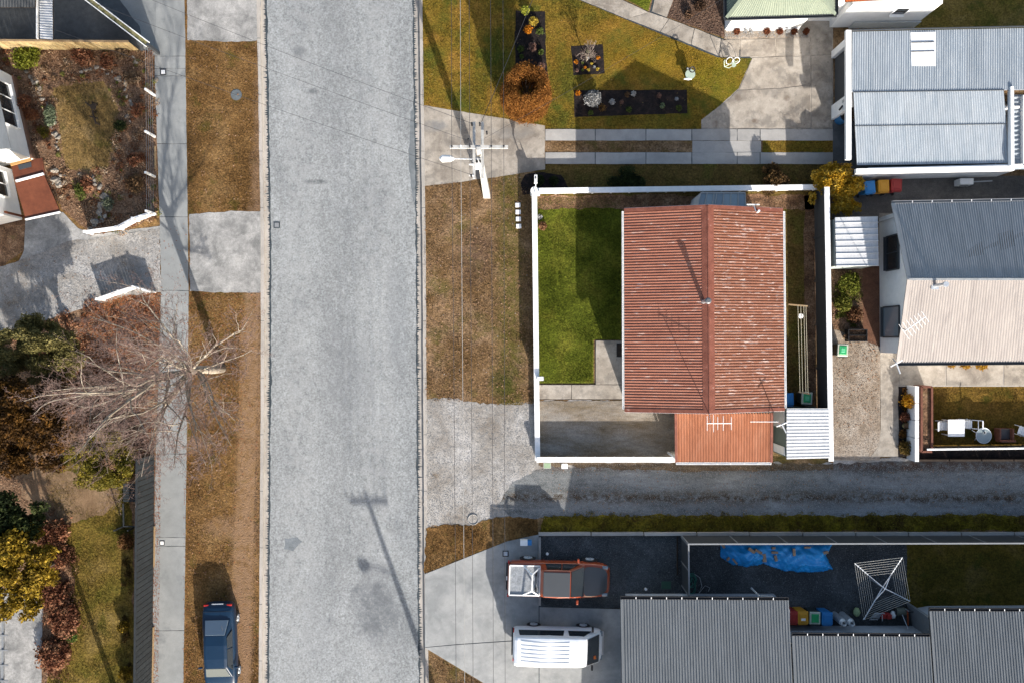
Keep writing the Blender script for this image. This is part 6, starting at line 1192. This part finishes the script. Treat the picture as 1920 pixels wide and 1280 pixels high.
# hose
t = E('garden_hose', 'tangled dark green garden hose beside the short steel fence', 'hose', G(1300, 1090)); pts = []
for i in range(260):
    a = i * .17; r_ = .42 + .14 * math.sin(i * .11) + .1 * math.sin(i * .37); pts.append(G(1297 + 0 * i, 1090) + Vector((math.cos(a) * r_ * .55 - .1 + .12 * math.sin(i * .05), math.sin(a) * r_ * .85 + .15 * math.sin(i * .031), .03 + .05 * abs(math.sin(i * .21)))))
MB().tube(pts, .016, 5).build('coil', plain('hose_green', L3(.03, .16, .12)), t); MB().tube([G(1300, 1074, .04), G(1312, 1082, .04), G(1316, 1098, .04), G(1310, 1112, .04), G(1322, 1097, .04), G(1331, 1101, .04), G(1328, 1108, .04)], .014, 5).build('loose_end', m_greyw, t)
# rotary clothesline
cx = G(1658, 1102, 1.8); t = E('rotary_clothesline', 'square rotary clothesline standing over the dark yard', 'clothesline', (cx.x, cx.y, 0)); MB().cyl((0, 0, 0), .035, 1.9, 12).build('mast', m_steel, t, world=False)
cs = [G(1602, 1055, 2.0), G(1692, 1044, 2.0), G(1706, 1126, 2.0), G(1619, 1161, 2.0)]; cs = [c - t.location for c in cs]; hub = Vector((0, 0, 1.62))
for c_ in cs: MB().bar(hub, c_, .04).build('arm', m_steel, t, world=False); MB().bar(Vector((0, 0, 1.9)), hub.lerp(c_, .36) + Vector((0, 0, .03)), .03).build('brace', m_white, t, world=False)
for k in range(7):
    u = 1 - k * .085; pts = [hub.lerp(c_, u) + Vector((0, 0, .03)) for c_ in cs]; MB().tube(pts + [pts[0]], .0085, 4).build('line', plain('cord', L3(.4, .4, .38)) if k == 0 else bpy.data.materials['cord'], t, world=False)
# straight clothesline in the back yard
t = E('clothesline', 'T-bar clothesline with four cords in the back yard', 'clothesline', G(1485, 575))
MB().bar(G(1478, 571, 1.7), G(1514, 574, 1.7), .07, .07).build('cross_bar', m_timber, t); p = wb(1495, 578); MB().bar(p, p + Vector((0, 0, 1.68)), .08).build('post', m_timberd, t); MB().bar(G(1497, 734, 1.7), G(1518, 738, 1.7), .07, .07).build('cross_bar', m_timber, t); p = wb(1505, 730); MB().bar(p, p + Vector((0, 0, 1.68)), .08).build('post', m_timberd, t)
for x0, x1 in ((1496, 1500), (1501.5, 1505), (1507, 1511), (1511, 1515)): MB().tube([G(x0, 573, 1.74), G((x0 + x1) / 2, 655, 1.68), G(x1, 736, 1.74)], .011, 5).build('cord', plain('pale_cord', L3(.55, .5, .36)), t)
g = G(1499.5, 593, 1.45); t = E('peg_basket', 'small round white peg basket hanging on the back yard clothesline', 'basket', g); MB().tube([(0, 0, 0), (0, 0, .16)], [.09, .13], 16).build('bowl', m_white, t, world=False); MB().tube([(-.1, 0, .16), (0, 0, .26), (.1, 0, .16)], .008, 5).build('hanger', m_steel, t, world=False)
# stepping pavers
for y_, lb in ((385, 'topmost'), (398, 'second'), (411, 'third'), (424.5, 'lowest')):
    o = MB().box((0, 0, .025), (.27, .23, .05)).build('white_paver', m_white, None, world=False, bev=.01); o.location = G(971 + (y_ - 385) * .04, y_, .01); o.rotation_euler = (0, 0, R(random.uniform(-3, 3))); tag(o, f'{lb} of four white pavers in a column on the verge', 'paver', 'white pavers on the verge')
# planter crates, pot
t = E('planter_crate', 'black double planter crate with soil beside the green-lidded bin', 'planter', G(1600, 628))
for y0 in (618, 629):
    p0, p1 = wb(1585, y0), wb(1619, y0 + 10.5); cx_, cy_ = (p0.x + p1.x) / 2, (p0.y + p1.y) / 2; w_, d_2 = p1.x - p0.x, p0.y - p1.y
    for c_, s_ in (((cx_, p0.y, .22), (w_, .04, .44)), ((cx_, p1.y, .22), (w_, .04, .44)), ((p0.x, cy_, .22), (.04, d_2 + .04, .44)), ((p1.x, cy_, .22), (.04, d_2 + .04, .44))): MB().box(c_, s_).build('side', m_black, t)
    MB().box((cx_, cy_, .17), (w_ - .04, d_2 - .04, .3)).build('soil', m_soil, t)
g = G(1583, 631); t = E('flower_pot', 'small round pot at the left end of the planter crates', 'pot', g); MB().tube([(0, 0, 0), (0, 0, .3)], [.1, .14], 16, False).build('pot', m_timber, t, world=False); MB().cyl((0, 0, .2), .12, .04, 14).build('soil', m_soil, t, world=False)
g = G(1703, 798); t = E('flower_pot', 'round olive pot in the narrow bed by the white block wall', 'pot', G(1695, 797)); MB().tube([(0, 0, 0), (0, 0, .3), (0, 0, .32)], [.12, .17, .17], 18, False).build('pot', plain('olive_pot', L3(.22, .2, .1)), t, world=False); MB().cyl((0, 0, .2), .14, .04, 14).build('soil', m_soil, t, world=False)
# ornaments on the north lawn
def ornament(px, py, lb, items):
    t = E('garden_ornament', lb, 'ornament', G(px, py))
    for nm_, mb, m_ in items: mb.build(nm_, m_, t, world=False)
m_pg = plain('pale_green_iron', L3(.35, .42, .34), .5)
wz = MB().tube([(.14, .1, 0), (.14, .1, .35)], .22, 16, False)
ornament(1290, 146, 'small green wishing-well ornament with white bird on the lawn', [('bowl', MB().tube([(0, 0, 0), (0, 0, .5), (0, 0, .55)], [.14, .24, .26], 18), m_pg), ('pump', MB().tube([(-.05, .2, 0), (-.05, .2, .8), (-.25, .2, .85)], .05, 8), m_midgrey), ('bird', MB().tube([(-.3, -.2, .4), (-.1, -.22, .5), (.1, -.22, .42)], [.03, .08, .02], 8), m_white), ('roof_ring', MB().tube([(math.cos(a) * .14 + .02, math.sin(a) * .14 + .12, .9) for a in np.linspace(0, 6.283, 13)], .03, 6, False), m_black)])
def ringp(cx_, cy_, r_, z): return [(cx_ + math.cos(a) * r_, cy_, z + math.sin(a) * r_) for a in np.linspace(0, 6.283, 17)]
fr = MB(); [fr.tube(p, .022, 6) for p in ([(-.3, -.1, .35), (.1, .05, .5), (.38, .18, .4)], [(-.3, -.1, .35), (-.05, -.12, .2), (.2, .02, .25)], [(.1, .05, .5), (.12, .1, .75)], [(-.3, -.1, .3), (-.42, .05, .7), (-.38, .12, .75)])]
ornament(1366, 126, 'pale green ornamental bicycle plant stand near the concrete yard corner', [('frame', fr, m_pg), ('wheel', MB().tube([(math.cos(a) * .17 + .34, math.sin(a) * .1 + .25, .25 + math.sin(a) * .17) for a in np.linspace(0, 6.283, 17)], .02, 6, False), m_white), ('wheel', MB().tube([(math.cos(a) * .17 - .02, math.sin(a) * .12 + .24, .25 + math.sin(a) * .17) for a in np.linspace(0, 6.283, 17)], .02, 6, False), m_white), ('basket', MB().tube([(.15, -.06, .35), (.15, -.06, .5)], [.08, .12], 10), m_pg)])
t = E('lawn_sculpture', 'weathered garden seat frame standing on the tan lawn', 'garden seat', G(184, 215)); mb = MB(); [mb.bar(a, b, .07) for a, b in (((-.4, .5, .5), (.1, .1, .5)), ((-.1, .1, .4), (.1, -.6, .4)), ((-.25, -.2, .35), (.15, -.3, .35)), ((-.05, .5, 0), (-.05, .5, .5)), ((.1, -.55, 0), (.1, -.55, .4)), ((-.1, .1, 0), (-.1, .1, .4)))]; mb.build('frame', m_timberd, t, world=False); MB().tube([(.05, .25, .45), (.05, .25, .6)], [.1, .16], 12).build('bowl', m_timberd, t, world=False)
# garden furniture on the fenced lawn
def chair(px, py, rz, lb, arms=True):
    t = E('folding_chair', lb, 'chair', G(px, py), R(rz)); 
    for i in range(5): MB().bar((-.2 + i * .1, -.2, .43), (-.2 + i * .1, .2, .43), .085, .02).build('seat_slat', m_white, t, world=False)
    bk = MB(); bk.bar((-.24, -.22, .42), (-.55, -.22, .88), .035); bk.bar((-.24, .22, .42), (-.55, .22, .88), .035); bk.bar((-.42, -.22, .7), (-.42, .22, .7), .03); bk.bar((-.55, -.22, .88), (-.55, .22, .88), .05, .03); bk.build('backrest', m_white, t, world=False)
    for sx, sy in ((-1, -1), (-1, 1), (1, -1), (1, 1)): MB().bar((sx * .25, sy * .23, 0), (-sx * .18, sy * .23, .42), .03).build('leg', m_white, t, world=False)
chair(1762, 796, 0, 'white folding chair left of the square white table'); chair(1805, 793, 180, 'white folding chair tucked behind the square white table'); chair(1908, 806, 160, 'white folding chair at the right edge beside the glass table')
t = E('garden_table', 'square white slatted table between two folding chairs', 'table', G(1779, 799)); 
for i in range(6): MB().box((0, -.37 + i * .148, .7), (.86, .14, .025)).build('slat', m_white, t, world=False)
for sx in (-1, 1):
    for sy in (-1, 1): MB().box((sx * .38, sy * .38, .34), (.045, .045, .68)).build('leg', m_white, t, world=False)
t = E('glass_table', 'round glass-topped table with a white cup on the fenced lawn', 'table', G(1830, 813)); MB().cyl((0, 0, .68), .4, .015, 32).build('top', glassy('table_glass', L3(.2, .24, .25), .1), t, world=False); MB().tube([(math.cos(a) * .4, math.sin(a) * .4, .687) for a in np.linspace(0, 6.283, 33)], .015, 6, False).build('rim', m_steel, t, world=False)
for k in range(3): a = k * 2.1 + .3; MB().bar((0, 0, .3), (math.cos(a) * .32, math.sin(a) * .32, 0), .03).bar((0, 0, .3), (math.cos(a) * .2, math.sin(a) * .2, .68), .03).build('leg', m_white, t, world=False)
g = G(1845, 810, .7); t = E('cup', 'white cup on the round glass table', 'cup', g); MB().tube([(0, 0, 0), (0, 0, .1)], [.05, .07], 14, False).build('cup', m_white, t, world=False); MB().cyl((0, 0, .02), .045, .02, 12).build('tea', m_black, t, world=False)
t = E('armchair', 'dark red-brown low armchair on the fenced lawn', 'chair', G(1875, 812)); MB().box((0, 0, .3), (.6, .56, .16)).build('seat', plain('dark_weave', L3(.06, .055, .055)), t, world=False, bev=.03); 
for a_, b_ in (((-.34, 0, .4), (.1, .62, .4)), ((.34, 0, .4), (.1, .62, .4)), ): MB().box(a_, b_).build('armrest', m_rb, t, world=False, bev=.02)
MB().box((.0, -.33, .5), (.78, .1, .5)).build('backrest', m_rb, t, world=False, bev=.02); MB().box((0, 0, .11), (.64, .6, .2)).build('base', m_rb, t, world=False)
# slatted box by the black fence and patio frame
t = E('slatted_box', 'black slatted storage box against the black fence', 'box', G(243, 950)); 
for i in range(7): y0 = 908 + i * 5; MB().bar(G(231, y0, 1.1), G(258, y0, 1.1), .11, .03).build('slat', mblk, t)
for px, py in ((233, 908), (233, 985), (258, 985)): p = wb(px, py); MB().bar(p, p + Vector((0, 0, 1.08)), .07).build('post', mblk, t)
MB().bar(G(231, 943, 1.08), G(232, 986, 1.0), .06).build('side_rail', mblk, t); MB().bar(G(231, 986, 1.0), G(257, 986, 1.0), .06).build('side_rail', mblk, t)
t = E('pergola', 'grey pipe pergola frame over the bottom left patio', 'pergola', G(10, 1200)); MB().bar(G(6, 1150, 2.0), G(5, 1400, 2.0), .1).build('beam', m_midgrey, t)
for y_ in (1162, 1190, 1218, 1246, 1275, 1305): MB().bar(G(-40, y_, 2.06), G(15, y_, 2.06), .06).build('rafter', m_midgrey, t)
for y_ in (1160, 1380): p = wb(52, y_); MB().bar(G(6, y_, 0), G(6, y_, 2.0), .09).build('post', m_midgrey, t)
# clutter under the rotary line
def blob(nm_, lb, cat, px, py, s_, m_, z=0, sub=2):
    bm = bmesh.new(); bmesh.ops.create_icosphere(bm, subdivisions=sub, radius=.5)
    for v in bm.verts: v.co *= random.uniform(.9, 1.1); v.co.x *= s_[0]; v.co.y *= s_[1]; v.co.z = (v.co.z + .5) * s_[2]
    me = bpy.data.meshes.new(nm_); bm.to_mesh(me); bm.free(); me.materials.append(m_); me.polygons.foreach_set('use_smooth', [True] * len(me.polygons)); o = bpy.data.objects.new(nm_, me); COL.objects.link(o); o.location = G(px, py, z); return tag(o, lb, cat)
t = E('ride_on_toy', 'red and grey ride-on toy among the clutter by the grey wall', 'toy', G(1655, 1150)); MB().box((0, 0, .25), (.5, .3, .25)).build('body', b_red, t, world=False, bev=.05); MB().box((.15, 0, .42), (.24, .26, .14)).build('seat', b_red, t, world=False, bev=.04)
for sx in (-.2, .2):
    for sy in (-.18, .18): MB().tube([(sx, sy - .03, .12), (sx, sy + .03, .12)], .12, 14).build('wheel', m_black, t, world=False)
MB().tube([(-.2, 0, .35), (-.3, 0, .6)], .02, 6).bar((-.3, -.16, .6), (-.3, .16, .6), .03).build('handlebar', m_steel, t, world=False)
blob('helmet', 'white oval helmet lying by the red ride-on toy', 'helmet', 1672, 1150, (.3, .42, .3), m_white, .02); blob('green_bag', 'crumpled pale green bag near the gas cylinders', 'bag', 1604, 1145, (.36, .5, .3), plain('sage_bag', L3(.28, .36, .18), .8), .02)
t = E('folded_chair', 'folded grey chair leaning among the clutter', 'chair', G(1640, 1152)); mb = MB(); [mb.bar(a, b, .04) for a, b in (((-.3, -.25, .05), (-.25, .3, .6)), ((.1, -.25, .05), (.1, .3, .6)), ((-.25, .3, .6), (.3, .25, .5)), ((-.3, -.2, .1), (.1, -.2, .1)))]; mb.build('frame', m_steel, t, world=False); MB().slab([(-.26, -.1, .2), (.1, -.1, .2), (.1, .25, .5), (-.24, .25, .5)], .02).build('seat', m_greyw, t, world=False)
t = E('scooter', 'orange scooter leaning by the grey wing wall', 'scooter', G(1697, 1155)); MB().bar((-.12, .5, .5), (.1, -.4, .12), .06).build('deck', plain('scooter_orange', L3(.5, .1, .03)), t, world=False); MB().tube([(-.12, .5, .1), (-.12, .5, .75)], .025, 8).build('stem', m_steel, t, world=False); MB().bar((-.3, .5, .75), (.06, .5, .75), .035).build('handlebar', m_black, t, world=False)
for y_ in (.5, -.4): MB().tube([(-.12 if y_ > 0 else .1, y_, .08), (-.08 if y_ > 0 else .14, y_, .08)], .08, 12).build('wheel', m_black, t, world=False)
t = E('push_mower', 'dark push mower with wire grass catcher beside the toy', 'mower', G(1685, 1143)); MB().tube([(-.25, 0, .2), (.25, 0, .2)], .2, 16).build('reel', plain('olive_mesh', L3(.12, .13, .1)), t, world=False); MB().bar((0, 0, .25), (.1, -.7, .8), .03).build('handle', m_steel, t, world=False)
for x_ in (-.3, .3): MB().tube([(x_ - .03, 0, .18), (x_ + .03, 0, .18)], .18, 16).build('wheel', m_black, t, world=False)
# small things
t = E('post_box_sign', 'small blue and white box sign at the top of the driveway', 'sign', G(982, 1012)); MB().box((0, 0, .45), (.38, .3, .25)).build('box', m_white, t, world=False, bev=.01); MB().box((.3, 0, .45), (.22, .26, .24)).build('blue_panel', b_blue, t, world=False, bev=.01); MB().box((0, 0, .17), (.08, .08, .34)).build('post', m_greyw, t, world=False)
t = E('white_box', 'small white meter box on the ground by the lane corner fence', 'box', G(1058, 872)); MB().box((0, 0, .15), (.3, .22, .3)).build('body', m_white, t, world=False, bev=.01); MB().box((0, 0, .31), (.32, .24, .03)).build('lid', m_whitew, t, world=False)
t = E('green_pit_lid', 'pale green valve lid in the gravel by the fence corner', 'pit lid', G(1026, 872, .012)); MB().box((0, 0, .01), (.34, .26, .02)).build('lid', plain('dull_green', L3(.2, .28, .18), .8), t, world=False, bev=.004); MB().box((0, 0, .004), (.4, .32, .012)).build('frame', m_conc, t, world=False)
t = E('green_pit_lid', 'dark green pit lid in the black gravel near the grey house', 'pit lid', G(1249, 1096, .016)); MB().box((0, 0, .012), (.5, .4, .03)).build('lid', plain('pit_green', L3(.03, .08, .055), .8), t, world=False, bev=.006); MB().box((0, 0, .004), (.58, .48, .02)).build('frame', m_dkgrey, t, world=False)
for px, py, lb in ((1026, 1036, 'white vent cap in the gravel above the orange ute'), (1210, 1102, 'white vent cap in the gravel right of the orange ute')): t = E('ground_vent', lb, 'ground vent', G(px, py)); MB().cyl((0, 0, 0), .05, .15, 12).build('pipe', m_white, t, world=False); MB().cyl((0, 0, .15), .075, .03, 14).build('cap', m_white, t, world=False)
t = E('doormat', 'dark doormat at the front step of the red-roofed house', 'mat', G(1162, 656, .052)); MB().box((0, 0, .008), (.34, .72, .016)).build('mat', m_black, t, world=False); MB().box((0, 0, .018), (.28, .64, .006)).build('pile', m_timberd, t, world=False)
t = E('ac_unit', 'white outdoor unit with pipes on the south side of the garage', 'heat pump', G(1800, 345)); MB().box((0, 0, .35), (.7, .32, .6)).build('casing', m_whitew, t, world=False, bev=.02); MB().tube([(0, -.17, .35), (0, -.19, .35)], .22, 20).build('fan_grille', m_midgrey, t, world=False); MB().bar((.35, 0, .5), (1.4, .05, .5), .05).build('pipe', m_greyw, t, world=False)
print('objects', len(bpy.data.objects), 'tris', sum(len(o.data.loops) - 2 * len(o.data.polygons) for o in bpy.data.objects if o.type == 'MESH'))
